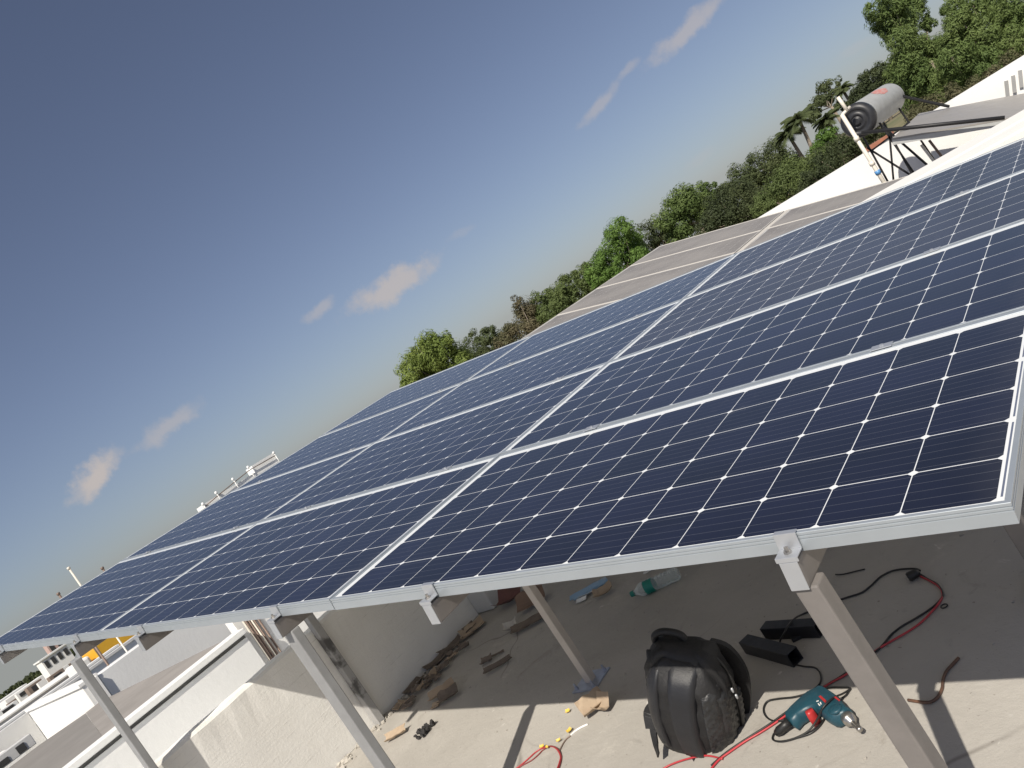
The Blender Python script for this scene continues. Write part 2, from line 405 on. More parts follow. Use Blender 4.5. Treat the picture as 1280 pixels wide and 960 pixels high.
# ================================================================== SETTING
def gz(x, y):
    """terrain: falls gently away to the left (town), banks up behind the houses (wooded slope)"""
    a = min(max((y - 16) / 26, 0), 1); a = a * a * (3 - 2 * a)
    bx = min(max((x + 75) / 45, 0), 1); bx = bx * bx * (3 - 2 * bx)
    return -8 + .036 * min(x + 8, 0) + 8.0 * a * bx
def ground():
    xs = [-2500, -1500, -900, -600, -400, -280] + list(range(-200, 121, 8)) + [160, 240, 400, 700, 1200, 2000]
    ys = [-1500, -800, -400, -200, -100, -60] + list(range(-40, 101, 5)) + [130, 180, 260, 400, 700, 1200, 2000]
    vs = [(x, y, gz(x, y) + .25 * mnoise.noise((x * .07, y * .07, 0))) for y in ys for x in xs]
    n = len(xs); fs = [(j * n + i, j * n + i + 1, (j + 1) * n + i + 1, (j + 1) * n + i) for j in range(len(ys) - 1) for i in range(n - 1)]
    b = B(); b.add(vs, fs, True)
    m = mat('dry_earth', (.24, .19, .12), .95, 0, (.10, .12, .05), .12, .9, bump=.4, bscale=1.5)
    structure(b.obj('ground', m, origin=(0, 0, 0)))
ground()

# our own roof: slab with a screed surface
b = B(); b.box((-4.33, -9, -8.2), (7.5, 4.60, 0.0)); structure(b.obj('rooftop_floor', M['floor'], origin=(0, 0, 0)))

def uneven_wall(name, x0, x1, y0, y1, z0, z1, m, label, wob=.006, n=60, bulge=.004):
    vs = []; fs = []
    k = 9
    prof = [(x1, z0), (x1, z0 + (z1 - z0) * .33), (x1, z0 + (z1 - z0) * .66), (x1, z1 - .02), (x1 - .012, z1), (x0 + .012, z1), (x0, z1 - .02), (x0, z0 + (z1 - z0) * .5), (x0, z0)]
    for i in range(n + 1):
        y = y0 + (y1 - y0) * i / n
        for j, (x, z) in enumerate(prof):
            d = mnoise.noise((y * 2.1, x * 3, z * 4)) * bulge + (mnoise.noise((y * 9, x * 5, z * 9)) * wob if 3 <= j <= 6 else 0)
            dz = (mnoise.noise((y * 4.5, 3, j * .3)) * wob * 1.6 if 3 <= j <= 6 else 0)
            vs.append((x + d, y, z + dz))
    for i in range(n):
        for j in range(k - 1):
            a = i * k + j; fs.append((a, a + 1, a + k + 1, a + k))
    fs += [tuple(range(k - 1, -1, -1)), tuple(n * k + j for j in range(k))]
    fs += [(i * k + k - 1, i * k, (i + 1) * k, (i + 1) * k + k - 1) for i in range(n)]
    b = B(); b.add(vs, fs)
    return tag(b.obj(name, m), label, 'wall')
uneven_wall('parapet_wall', -4.325, -4.20, -6, 2.20, .002, .719, M['plaster'], 'rough plastered parapet wall on the roof with brown scraps lying along its foot', n=150)
b = B(); b.box((-4.33, 2.205, .003), (-4.02, 2.48, 1.12))
tag(b.obj('brick_pier', M['grey_wall'], bevel=.012), 'short grey plastered pier at the far end of the rough parapet wall', 'pier')
# back parapet of our roof and the neighbour's parapet right behind it
b = B(); b.box((-4.33, 4.20, .003), (7.5, 4.59, .945)); tag(b.obj('back_parapet', M['cream'], bevel=.012), 'cream parapet wall running just behind the far edge of the blue solar panels', 'wall')
b = B(); b.box((-4.4, 4.61, -8.2), (7.5, 5.10, .952)); tag(b.obj('neighbour_parapet', M['cream'], bevel=.012), 'cream neighbouring parapet wall touching the other cream parapet from behind', 'wall')
b = B(); b.box((-9.0, 5.11, -8.2), (9, 12.0, .11)); structure(b.obj('neighbour_rooftop', M['cement'], origin=(0, 5, 0)))
# long white wall behind the solar heater, with three vents
ww = thing('white_wall', 'long bright white wall with three slanting vents behind the solar water heater', 'wall', (2, 12.1, .11))
b = B(); b.box((-9.0, 12.0, -8.2), (9, 12.22, .93)); b.obj('wall_face', M['white_wall'], ww)
xb0, xb1 = at(1083, 190, 1, 12)[0], at(1116, 172, 1, 12)[0]
b = B(); b.box((xb0, 11.98, .93), (xb1, 12.24, .985)); b.obj('brick_coping', M['brick'], ww)
for k in range(3):
    p = at(1257 + 8.6 * k, 113 - 6.5 * k, 1, 11.99)
    b = B(); b.bar((p[0] + .06, 11.985, p[2] + .11), (p[0] - .02, 11.985, p[2] - .10), .045, .03, up=(0, 1, 0)); b.obj('vent', M['vent_grey'], ww)

# ================================================================== MAIN SOLAR ARRAY
ZC = 0.88165
EU = Vector((-.98913, -.00023, .14704)); EV = Vector((0, .999999, .00157)); EN = Vector((.14704, -.00155, .98913))
def arr(u, v, wv=0.0): return Vector((0, 0, ZC)) + EU * u + EV * v + EN * wv
ROT = Matrix((( -EU.x, EV.x, EN.x), (-EU.y, EV.y, EN.y), (-EU.z, EV.z, EN.z)))
UP, VP = 1.9393, 1.01

def make_panel(name, label, cat, cells, frame_m):
    root = thing(name, label, cat, (0, 0, 0))
    prof = [(.0105, -.0012), (.0095, 0), (.0008, 0), (0, -.0008), (0, -.0062), (.0018, -.0070), (.0018, -.0088), (0, -.0096), (0, -.0134), (.0018, -.0142),
            (.0018, -.0158), (0, -.0166), (0, -.0400), (.028, -.0400), (.028, -.0385), (.0030, -.0385), (.0030, -.0095), (.0105, -.0075)]
    vs = []; n = len(prof)
    for (sx, sy) in ((0, 0), (-1, 0), (-1, 1), (0, 1)):
        for d, z in prof:
            x = -d if sx == 0 else -PU + d
            if sy == 1 and z > -.009 and d > .009: d += .0125        # broader lip on the upper long side
            y = d if sy == 0 else PV - d
            vs.append((x, y, z))
    fs = []
    for c in range(4):
        c2 = (c + 1) % 4
        for i in range(n):
            j = (i + 1) % n
            fs.append((c * n + i, c * n + j, c2 * n + j, c2 * n + i))
    b = B(); b.add(vs, fs); b.obj('frame', frame_m, root)
    b = B(); b.box((-PU + .0100, .0100, -.0072), (-.0100, PV - .0100, -.0024)); b.obj('cell_sheet', cells, root)
    b = B(); b.box((-PU + .0285, .0285, -.0092), (-.0285, PV - .0285, -.0076)); b.obj('backsheet', M['white_plastic'], root)
    b = B(); b.box((-PU + .30, PV / 2 - .055, -.0300), (-PU + .19, PV / 2 + .055, -.0094)); b.obj('junction_box', M['black_rubber'], root, bevel=.004)
    return root

COLN = ['bottom column', 'middle column', 'top column']
ROWN = ['nearest row', 'second row', 'third row', 'farthest row']
LBL = {(0, 0): 'dark blue solar panel at the near lower corner, clamped above the near post',
       (1, 0): 'dark blue solar panel in the nearest row, middle of the slope',
       (2, 0): 'dark blue solar panel of the nearest row at the top, above the yellow truck',
       (0, 1): 'dark blue solar panel at the low end of the second row',
       (1, 1): 'blue solar panel in the second row, middle of the slope',
       (2, 1): 'blue solar panel of the second row at the top, below the sky-line railing',
       (0, 2): 'hazier greyish solar panel at the low end of the third row',
       (1, 2): 'blue solar panel in the third row, middle of the slope',
       (2, 2): 'blue solar panel in the third row at the top of the slope',
       (0, 3): 'hazier greyish solar panel at the low end of the farthest row, beside the cream parapet',
       (1, 3): 'pale blue solar panel in the farthest blue row, middle of the slope',
       (2, 3): 'pale blue solar panel at the far top corner, below the bright willowy tree'}
def place_panel(o, u, v, jit=.004):
    a = Matrix.Rotation(random.uniform(-.0012, .0012), 3, 'X') @ Matrix.Rotation(random.uniform(-.0008, .0008), 3, 'Y')
    o.matrix_world = Matrix.Translation(arr(u, v + random.uniform(-jit, jit) * .3, random.uniform(-.0015, .0015))) @ (ROT @ a).to_4x4()
proto = make_panel('solar_panel', LBL[(0, 0)], 'solar panel', M['cells'], M['alu'])
hazy = None
for r_ in range(4):
    for c_ in range(3):
        if (c_, r_) in ((0, 2), (0, 3)):
            if hazy is None:
                o = hazy = make_panel('solar_panel', '', 'solar panel', M['cells_hazy'], M['alu'])
            else: o = copy_tree(hazy)
        else:
            o = proto if (c_, r_) == (0, 0) else copy_tree(proto)
        tag(o, LBL[(c_, r_)], 'solar panel', 'blue solar panels of the near array')
        place_panel(o, c_ * UP, r_ * VP)

# steel frame under the array
fr = thing('mounting_frame', 'grey steel frame of purlins and posts carrying the blue solar panels', 'support frame', (-2, 1, 0))
PUR = [.390, 1.455, 2.275, 3.385, 4.150, 5.370]
for u in PUR:
    b = B()
    lo = (-u - .0185, -.036, -.1035); hi = (-u + .0185, 4.06, -.0412)
    mx = Matrix.Translation(Vector((0, 0, ZC))) @ ROT.to_4x4()
    b.box(lo, hi, mx); p = b.obj('purlin', M['steel_paint'], fr, bevel=.004)
    b = B(); b.box((-u - .0185, -.0385, -.1035), (-u + .0185, -.0362, -.0412), mx); b.obj('end_cap', M['clamp'], p, bevel=.0008)
def post(x, y, m=None, wx=.056, wy=.036, u=None, name='post', plate=True, zb=0.0):
    u = -x / .98913 if u is None else u
    top = arr(u, y, -.1040)
    b = B()
    zt = top.z
    vs = []
    for (sx, sy) in ((-1, -1), (1, -1), (1, 1), (-1, 1)):
        vs.append((x + sx * wx / 2, y + sy * wy / 2, zb + .002))
    for (sx, sy) in ((-1, -1), (1, -1), (1, 1), (-1, 1)):
        xx = x + sx * wx / 2
        vs.append((xx, y + sy * wy / 2, arr(-xx / .98913, y, -.1042).z))
    b.add(vs, [(0, 3, 2, 1), (4, 5, 6, 7), (0, 1, 5, 4), (1, 2, 6, 5), (2, 3, 7, 6), (3, 0, 4, 7)])
    p = b.obj(name, m or M['steel_paint'], fr, bevel=.004)
    if plate:
        b = B(); b.box((x - .075, y - .075, zb + .0015), (x + .075, y + .075, zb + .008))
        for sx in (-1, 1):
            for sy in (-1, 1): b.lathe([(0, .009), (.012, .009), (.0125, .005), (.03, .005)], (x + sx * .055, y + sy * .055, zb + .008), (0, 0, 1), 6, False)
        b.obj('base_plate', M['galv'], p)
    return p
post(-.395, -.005, wx=.050, wy=.050)
post(-2.275, .015, M['steel_pale'], .066)
post(-4.135, -.055, M['steel_pale'], .062)
M['steel_light'] = mat('pale_painted_steel', (.46, .42, .38), .5, .05, (.40, .365, .33), 14, .7, bump=.08)
post(-2.350, 1.115, M['steel_light'], wx=.042, wy=.042)
post(-4.165, 1.10, M['steel_dirty'], wx=.055, wy=.05, plate=False)
post(-.385, 1.16)
for yy in (2.2, 3.3):
    for xx in (-.385, -2.34): post(xx, yy, wx=.04, wy=.04)
post(-4.12, 3.3)
# end clamps on the near edge, mid clamps between the rows
def end_clamp(u):
    mx = Matrix.Translation(Vector((0, 0, ZC))) @ ROT.to_4x4() @ Matrix.Translation(Vector((-u, 0, 0)))
    wd = .023; b = B()
    b.box((-wd, -.0035, .0012), (wd, .008, .0036), mx)
    b.box((-wd, -.0060, -.030), (wd, -.0022, .0036), mx)
    b.box((-wd, -.036, -.0330), (wd, -.0022, -.0300), mx)
    b.box((-wd, -.0385, -.0405), (wd, -.036, -.0300), mx)
    o = b.obj('end_clamp', M['clamp'], fr, bevel=.0006)
    b = B(); n = (ROT @ Vector((0, 0, 1)))
    b.lathe([(0, .0085), (.005, .0085), (.0055, .0045), (.013, .0045)], mx @ Vector((0, -.020, -.030)), n, 6, False)
    b.obj('bolt', M['drill_metal'], o)
for u in PUR: end_clamp(u)
for k in range(1, 4):
    for u in PUR:
        mx = Matrix.Translation(Vector((0, 0, ZC))) @ ROT.to_4x4() @ Matrix.Translation(Vector((-u, k * VP - .010, 0)))
        b = B(); b.box((-.03, -.017, .0014), (.03, .017, .0040), mx); b.box((-.03, -.0085, -.04), (.03, .0085, .0014), mx)
        b.lathe([(0, .0065), (.005, .0065)], mx @ Vector((0, 0, .004)), ROT @ Vector((0, 0, 1)), 6, False)
        b.obj('mid_clamp', M['clamp'], fr)

# ================================================================== GREY ARRAY BEHIND
yaw, tilt = -.018, .275
def rot_xleft(v):
    c, s_ = math.cos(tilt), math.sin(tilt); x, y, z = v; x, z = c * x - s_ * z, s_ * x + c * z
    c, s_ = math.cos(yaw), math.sin(yaw); return Vector((-(c * x - s_ * y), s_ * x + c * y, z))
G1 = rot_xleft((-1, 0, 0)).normalized(); G2 = rot_xleft((0, 1, 0)).normalized(); G3 = G1.cross(G2).normalized()
GROT = Matrix(((G1.x, G2.x, G3.x), (G1.y, G2.y, G3.y), (G1.z, G2.z, G3.z)))
GO = Vector((-4.958, 6.045, 1.459))
gp = None
RL = ['foremost', 'second', 'third', 'rearmost']
for k in range(-1, 3):
    for c_ in range(2):
        lab = '%s grey solar panel in the %s column of the rear array' % (RL[k + 1], 'upper' if c_ == 0 else 'lower')
        if gp is None: o = gp = make_panel('grey_solar_panel', lab, 'solar panel', M['cells_dust_glare'], M['alu_dusty'])
        else: o = copy_tree(gp)
        tag(o, lab, 'solar panel', 'grey solar panels of the rear array')
        o.matrix_world = Matrix.Translation(GO + G1 * ((c_ + 1) * 1.828 + (c_ - 1) * .045) + G2 * (k * 1.01)) @ GROT.to_4x4() @ Matrix.Diagonal((1.80 / PU, 1, 1, 1))
fr2 = thing('rear_mounting_frame', 'steel frame under the grey solar panels of the rear array', 'support frame', (-3, 7, .11))
b = B(); a0 = GO + G1 * 1.829 + G2 * -1.0 - G3 * .004; b.bar(a0, a0 + G2 * 4.03, .055, .006, up=G3); b.obj('joint_strip', M['alu_dusty'], fr2)
for q in (.4, 1.4, 2.25, 3.3):
    b = B(); a0 = GO + G1 * q + G2 * -1.0 - G3 * .071; b.bar(a0, a0 + G2 * 4.0, .04, .06, up=G3); b.obj('purlin', M['steel_paint'], fr2)
    for kk in (-.6, 1.2, 2.7):
        t = GO + G1 * q + G2 * kk - G3 * .102
        b = B(); b.box((t.x - .025, t.y - .025, .112), (t.x + .025, t.y + .025, t.z - .006)); b.obj('post', M['steel_paint'], fr2)

# ================================================================== SOLAR WATER HEATER
hp = at(1098, 215, 1, 9.9)
ht = thing('solar_water_heater', 'solar water heater with grey tank, dull collector on a black stand by the white wall', 'solar heater', (-2.2, 9.9, .11))
tc0 = Vector(at(1072, 151, 1, 9.6)); tdir = Vector((.085, 1.0, .0)).normalized(); TL = 1.50; TR = .205
b = B(); b.lathe([(.05, TR), (.06, TR + .004), (.09, TR), (TL - .05, TR), (TL - .01, TR - .02), (TL, TR - .06)], tc0, tdir, 40)
tank = b.obj('tank_shell', M['tank_grey'], ht)
b = B(); b.lathe([(.075, TR + .006), (.03, TR + .008), (.0, TR), (-.025, TR - .03), (-.03, TR - .06), (-.022, TR - .065), (-.022, .105), (-.03, .10), (-.03, .07), (-.022, .066), (-.022, .05), (-.05, .045), (-.05, .03)], tc0, tdir, 40)
b.obj('end_cap', M['tank_cap'], ht)
# faded red print on the shell: a curved patch that hugs the tank
tx = tdir.cross(Vector((0, 0, 1))).normalized(); tz = tx.cross(tdir).normalized()
vs = []; fs = []; NA, NB = 10, 8
for i in range(NA + 1):
    for j in range(NB + 1):
        a = R(28 + 46 * i / NA); t = .66 + .42 * j / NB
        vs.append(tc0 + tdir * t + (tx * math.cos(a) + tz * math.sin(a)) * (TR + .002))
for i in range(NA):
    for j in range(NB):
        d = ((i - NA / 2 + .5) / (NA / 2)) ** 2 + ((j - NB / 2 + .5) / (NB / 2)) ** 2
        if d < 1.0: fs.append((i * (NB + 1) + j, i * (NB + 1) + j + 1, (i + 1) * (NB + 1) + j + 1, (i + 1) * (NB + 1) + j))
b = B(); b.add(vs, fs, True); b.obj('printed_mark', M['red_mark'], tank)
# collector: sloping down to the right
ca = Vector(at(1115, 173, 1, 9.4)); cz = Vector(at(1262, 147, 1, 9.4)); cdir = (cz - ca).normalized()
cw = Vector((0, 2.1, 0)); cn = cdir.cross(Vector((0, 1, 0))).normalized()
if cn.z < 0: cn = -cn
P4 = [ca, ca + cdir * 2.0, ca + cdir * 2.0 + cw, ca + cw]
b = B(); b.poly([p - cn * .02 for p in P4], -cn * .06); b.obj('collector_box', M['tank_grey'], ht)
b = B(); b.poly([p for p in P4], -cn * .018); b.obj('collector_glass', M['collector'], ht)
b = B(); q0 = Vector(at(1077, 166, 1, 9.3)); q1 = Vector(at(1256, 147, 1, 9.3)); b.tube([q0, q1], .022, 10); b.obj('header_pipe', M['frame_black'], ht)
zr = .112
def hb(a, c, wd=.021, m='frame_black', nm='stand_bar'):
    bb = B(); bb.bar(a, c, wd, wd); bb.obj(nm, M[m], ht)
f0 = tc0 + tdir * .25; f1 = tc0 + tdir * 1.2
for q in (f0, f1):
    for sx in (-1, 1):
        hb((q.x + sx * .17, q.y, zr), (q.x + sx * .12, q.y, q.z - .17), nm='leg')
hb((f0.x - .17, f0.y, zr + .25), (f0.x + .15, f0.y, f0.z - .35)); hb((f0.x + .17, f0.y, zr + .25), (f0.x - .15, f0.y, f0.z - .35))
hb((f0.x - .15, f0.y + .03, f0.z - .42), (f0.x + .4, f0.y + .03, f0.z - .36))
hb((f0.x + .12, f0.y + .03, f0.z - .22), (ca.x + .2, ca.y + .4, zr)); hb((f1.x + .17, f1.y + .1, f1.z - .02), (ca.x + .35, ca.y + 2.05, (ca + cdir * .35).z + .01), .028)
for dx in (.42, .52):
    hb((f0.x + dx, f0.y + .1, zr), (f0.x + dx - .06, f0.y + .1, .75), .026, 'white_plastic' if dx < .5 else 'pipe_brown', 'support_leg')
b = B(); p0 = Vector(at(1052, 143, 1, 9.3)); p1 = Vector((p0.x + .005, 9.3, zr))
b.tube([p0, p1], .024, 10)
b.tube([p0 + Vector((0, 0, -.01)), p0 + Vector((.09, .12, .02))], .02, 8)
b.tube([p0 + Vector((.06, .06, .0)), p0 + Vector((.05, .06, .2))], .022, 8)
for zz in (.58, .88, 1.23): b.lathe([(0, .032), (.05, .032)], (p0.x, 9.3, zz), (0, 0, 1), 12)
b.obj('inlet_pipe', M['pvc'], ht)
b = B(); b.lathe([(0, .034), (.05, .034)], (p0.x + .004, 9.3, .75), (0, 0, 1), 12); b.obj('valve', mat('blue_valve', (.10, .28, .55), .4), ht)
# ================================================================== NEIGHBOUR HOUSE ON THE LEFT
XW = -7.0
nh = thing('neighbour_house', 'pale grey neighbouring house with bare cement terrace and brown pipes beyond the rough parapet', 'house', (-9, 0, -8.2))
ze = at(200, 877, 0, XW)[2]; yend = at(333, 832, 0, XW)[1]
b = B(); b.box((XW - .16, -9, -8.2), (XW, yend, ze - .035)); b.obj('parapet', M['pale_wall'], nh)
b = B(); b.box((XW - .155, -9, ze - .0348), (XW - .02, yend - .001, ze)); b.obj('groove', M['groove'], nh)  # set-back strip under the coping, in a darker tone
b = B(); b.box((XW - .17, -9, ze + .0005), (XW + .03, yend + .012, ze + .055)); b.obj('coping', M['pale_wall'], nh, bevel=.006)
zr_ = .43
q = [at(*p, 2, zr_) for p in ((125, 877), (305, 788), (107, 891), (130, 923), (50, 930))]
yfar = q[1][1] + .04 * (q[1][0] - XW) * -1
bx = XW - .171
yA = q[1][1] + (bx - q[1][0]) * (q[1][1] - q[0][1]) / (q[1][0] - q[0][0])
yD = q[3][1] + (bx - q[3][0]) * (q[3][1] - q[2][1]) / (q[3][0] - q[2][0])
b = B(); b.poly([(bx, yD, zr_), (q[2][0], q[2][1], zr_), (q[0][0], q[0][1], zr_), (bx, yA, zr_)], (0, 0, -.3)); b.obj('roof_terrace', M['cement'], nh)
b = B(); b.poly([(bx, -9, zr_ - .004), (q[4][0], -9, zr_ - .004), (q[4][0], q[4][1], zr_ - .004), (q[2][0], q[2][1] - .002, zr_ - .004), (bx, yD - .002, zr_ - .004)], (0, 0, -.3)); b.obj('darker_terrace', M['cement_mid'], nh)  # terrace part in a darker cement tone, split along a slanting edge
b = B(); b.box((XW - .45, yend + .10, -8.2), (XW - .112, yend + 3.4, 1.03)); b.obj('side_wall', M['white_wall'], nh)
b = B(); b.box((XW - .12, yend + .003, -8.2), (XW - .085, yend + .095, .75)); b.obj('corner_column', M['cream'], nh)
for k, (px_, mm, rr_) in enumerate(((300, 'pipe_brown', .012), (303.5, 'pvc', .016), (307, 'pipe_brown', .014), (311, 'pipe_brown', .011), (314, 'pvc', .010), (317, 'pipe_brown', .011), (322, 'pipe_brown', .011))):
    yy = at(px_ + 26, 828 - (px_ - 300) * .3, 0, XW - .09)[1] - .02
    b = B(); b.tube([(XW - .098, yy + .07, -3), (XW - .098, yy + .07, .73)], rr_, 8); b.obj('pipe', M[mm], nh)
b = B(); b.box((XW + .002, -9, -8.2), (-4.36, 9, -.35)); b.obj('added_bounce_slab', M['pale_wall'], nh)  # unseen pale slab added in the gap to bounce sun onto the parapet
# broken block edge on the far side of the terrace
e0 = at(48, 928, 2, zr_)
b = B(); b.box((e0[0] - .2, e0[1] - 2.4, zr_ + .002), (e0[0], e0[1] - .02, zr_ + .17)); rb_ = b.obj('block_edging', M['grey_wall'], nh, bevel=.01)
for k in range(6):
    b = B(); y0 = e0[1] - .25 - k * .27; b.box((e0[0] - .01, y0, zr_ + .02), (e0[0] + .012, y0 + .11 + .04 * (k % 2), zr_ + .13 - .03 * (k % 3))); b.obj('hole', M['far_glass'], rb_)

wh = thing('white_house', 'bright white house with a recessed corner and long pale side wall beyond the cement terrace', 'house', (-12, 2, -8.5))
XL = -13.0; c0 = at(117, 880, 0, XL); YQ = c0[1]
xl = at(49, 903, 1, YQ)[0]; zq = at(102, 859, 0, XL)[2]
b = B(); b.box((xl - .2, YQ, -8.5), (XL, YQ + .25, zq)); b.obj('front_wall', M['white_wall'], wh)
b = B(); b.box((xl - .2, YQ - .03, zq + .003), (XL + .02, YQ + .255, zq + .05)); b.obj('coping', M['white_wall'], wh)
za = at(127, 841, 0, XL)[2]
b = B(); b.box((XL - .5, YQ + .26, -8.5), (XL - .005, 24, za - .004)); b.obj('long_wall', M['pale_wall'], wh)
b = B(); b.box((XL - .5, at(121, 850, 0, XL)[1] - .10, -8.5), (XL + .06, at(121, 850, 0, XL)[1] + .02, za + .01)); b.obj('end_pier', M['white_wall'], wh)
zg = at(20, 901, 0, xl - .2)[2]
b = B(); b.box((xl - .5, -8, -8.5), (xl - .203, YQ - .01, zg)); b.obj('side_wall', M['grey_wall'], wh)
y9 = at(10, 940, 0, xl + .5)[1]
b = B(); b.box((xl + .2, y9 - 4, -8.5), (xl + 1.4, y9, at(5, 938, 1, y9)[2])); b.obj('low_block', M['white_wall'], wh)

def px_wall(px0, px1, X, th, m, name, label, cat='wall', cap=None):
    p0 = at(*px0, 0, X); p1 = at(*px1, 0, X)
    ztop = (p0[2] + p1[2]) / 2
    dy = p1[1] - p0[1]
    y0 = p0[1] - .35 * dy; y1 = p1[1] + .6 * dy
    t = thing(name, label, cat, (X, (y0 + y1) / 2, gz(X, y0)))
    b = B(); b.box((X - th, y0, gz(X, y0) - .5), (X, y1, ztop - (.05 if cap else 0))); b.obj('wall_face', m, t)
    if cap:
        b = B(); b.box((X - th - .04, y0, ztop - .047), (X + .04, y1, ztop)); b.obj('coping', cap, t)
    return t
px_wall((0, 915.5), (161, 800), xl - .6, .25, M['pale_wall'], 'terrace_wall', 'long pale wall with a thin dark ledge line behind the bright white house', cap=M['grey_wall'])
px_wall((0, 908), (97, 842), -21, .3, M['cream'], 'terrace_wall', 'cream parapet on the next roof beyond the pale wall', cap=M['pale_wall'])
px_wall((0, 900), (97, 835), -30, 3, M['cream'], 'terrace_house', 'low cream terrace house with clutter on its roof in front of the trees', 'house', cap=M['white_wall'])

def far_house(cx, cy, wpx, hpx, X, m, label, name='far_house', win=0, roof=None, cat='house'):
    """a house whose face towards us is wpx x hpx pixels, standing on the plane x = X"""
    d = -(X - CAM[0]) / 1.0
    c = at(cx, cy, 0, X); sc_ = np.linalg.norm(c - CAM) / F_PX
    hw = wpx * sc_ * .62; hh = hpx * sc_ * .5
    z0 = gz(X, c[1]) - 1
    t = thing(name, label, cat, (X, c[1], z0))
    b = B(); b.box((X - hw * 1.6, c[1] - hw, z0), (X, c[1] + hw, c[2] + hh)); wl = b.obj('wall', m, t)
    if roof is not None:
        b = B(); b.box((X - hw * 1.7, c[1] - hw * 1.1, c[2] + hh + .003), (X + hw * .12, c[1] + hw * 1.1, c[2] + hh * 1.25)); b.obj('roof', roof, t)
    for k in range(win):
        yy = c[1] - hw + 2 * hw * (k + .5) / win
        b = B(); b.box((X - .02, yy - hw / win * .55, c[2] - hh * .7), (X + .03, yy + hw / win * .55, c[2] + hh * .55)); b.obj('window', M['far_glass'], t)
    return t
far_house(71, 822, 22, 12, -55, M['white_wall'], 'white veranda house with dark openings between columns at the edge of the trees', win=4, roof=M['pale_wall'])
far_house(70, 807, 12, 18, -95, M['far_pink'], 'pinkish narrow tower block standing behind the dark far trees', win=2, name='tower_block')
far_house(73, 845, 12, 9, -40, M['far_brown'], 'brown roof room on the low cream terrace house', name='roof_room', win=1)
far_house(83, 838, 7, 9, -41, M['white_wall'], 'small white roof room between two brown ones', name='roof_room')
far_house(92, 832, 12, 8, -42, M['far_brown'], 'brown cluttered roof room nearest the yellow truck', name='roof_room', win=3)
far_house(45, 858, 12, 8, -46, M['far_brown'], 'brown roof room with a pale tank beside it, left of the veranda house', name='roof_room', win=1)
far_house(54, 855, 6, 8, -45, M['white_wall'], 'white water tank stand beside the brown roof room', name='tank_stand', cat='tank stand')
far_house(22, 876, 12, 6, -50, M['far_brown'], 'low brown house near the left edge of the town', win=2)
far_house(34, 860, 34, 4, -60, M['white_wall'], 'long white flat-roofed shed below the far trees', name='flat_shed', cat='shed')
far_house(12, 872, 30, 5, -64, M['pale_wall'], 'long grey flat-roofed shed at the far left edge', name='flat_shed', cat='shed')
far_house(28, 867, 8, 6, -48, M['white_wall'], 'small white house by the low brown house', win=1)
far_house(10, 886, 16, 5, -38, M['pale_wall'], 'pale grey roof room at the left edge of the picture', name='roof_room', win=1)

# yellow covered truck and pole
X = -27
p0 = at(88, 822, 0, X); p1 = at(160, 793, 0, X); pc = at(118, 806, 0, X)
yt = thing('covered_truck', 'parked truck with a bright yellow tarpaulin cover behind the far roofs', 'truck', (X, p0[1], gz(X, 8)))
ya, yb = at(113, 808, 0, X)[1], p1[1] + .5; zt = at(112, 800, 0, X)[2]
b = B(); b.box((X - 1.3, ya, zt - 1.15), (X, yb, zt - .1)); b.box((X - 1.1, ya + .05, zt - .098), (X - .3, yb - .05, zt + .12)); b.obj('tarpaulin', M['yellow_tarp'], yt, bevel=.15, seg=3)
b = B(); b.box((X - 1.35, ya - .1, zt - 1.5), (X + .06, yb + .2, zt - 1.16)); b.obj('load_bed', M['far_brown'], yt)
b = B(); b.box((X - 1.2, ya - .62, zt - 1.45), (X - .1, ya - .14, zt - .35)); b.obj('cab', M['white_wall'], yt, bevel=.08)
b = B(); b.box((X - 1.25, ya - .1, gz(X, 8)), (X, yb, zt - 1.52)); b.obj('chassis', M['far_glass'], yt)
p2 = at(111, 801, 0, -19); p3 = at(136, 832, 0, -19)
b = B(); b.tube([(p2[0], p2[1], p2[2] + .5), (p3[0], p2[1] + .02, p3[2])], .028, 8); tag(b.obj('wooden_pole', M['pipe_brown']), 'thin brown pole standing in front of the yellow truck', 'pole')

# roof with railing seen over the top edge of the array
X = -15.6
a0 = at(244, 645, 0, X); a1 = at(346, 572, 0, X); am = at(320, 591, 0, X)
rl = thing('railed_house', 'pale railed house with white ball finials showing over the top edge of the array', 'house', (X, 6, -9))
zw = at(300, 602, 0, X)[2]
b = B(); b.box((X - .3, a0[1] + .25, -9), (X, am[1], zw)); b.obj('parapet', M['pale_wall'], rl)
b = B(); b.box((X - .3, am[1] + .003, -9), (X, a1[1], zw + .16)); b.obj('parapet', M['pale_wall'], rl)
tops = []
for (px, py) in ((253.5, 630), (270, 616), (291, 599), (310, 584), (342, 566)):
    p = at(px, py, 0, X + .04); tops.append(p)
    b = B(); b.tube([(p[0], p[1], zw - .2), (p[0], p[1], p[2] - .03)], .012, 6); s_ = b.obj('rail_post', M['pale_wall'], rl)
    b = B(); b.lathe([(-.034, .008), (-.024, .024), (0, .034), (.024, .024), (.034, .008)], p, (0, 0, 1), 10); b.obj('ball_finial', M['pale_wall'], s_)
b = B(); b.tube([(p[0], p[1], p[2] - .07) for p in tops], .010, 6); b.obj('rail', M['pipe_brown'], rl)
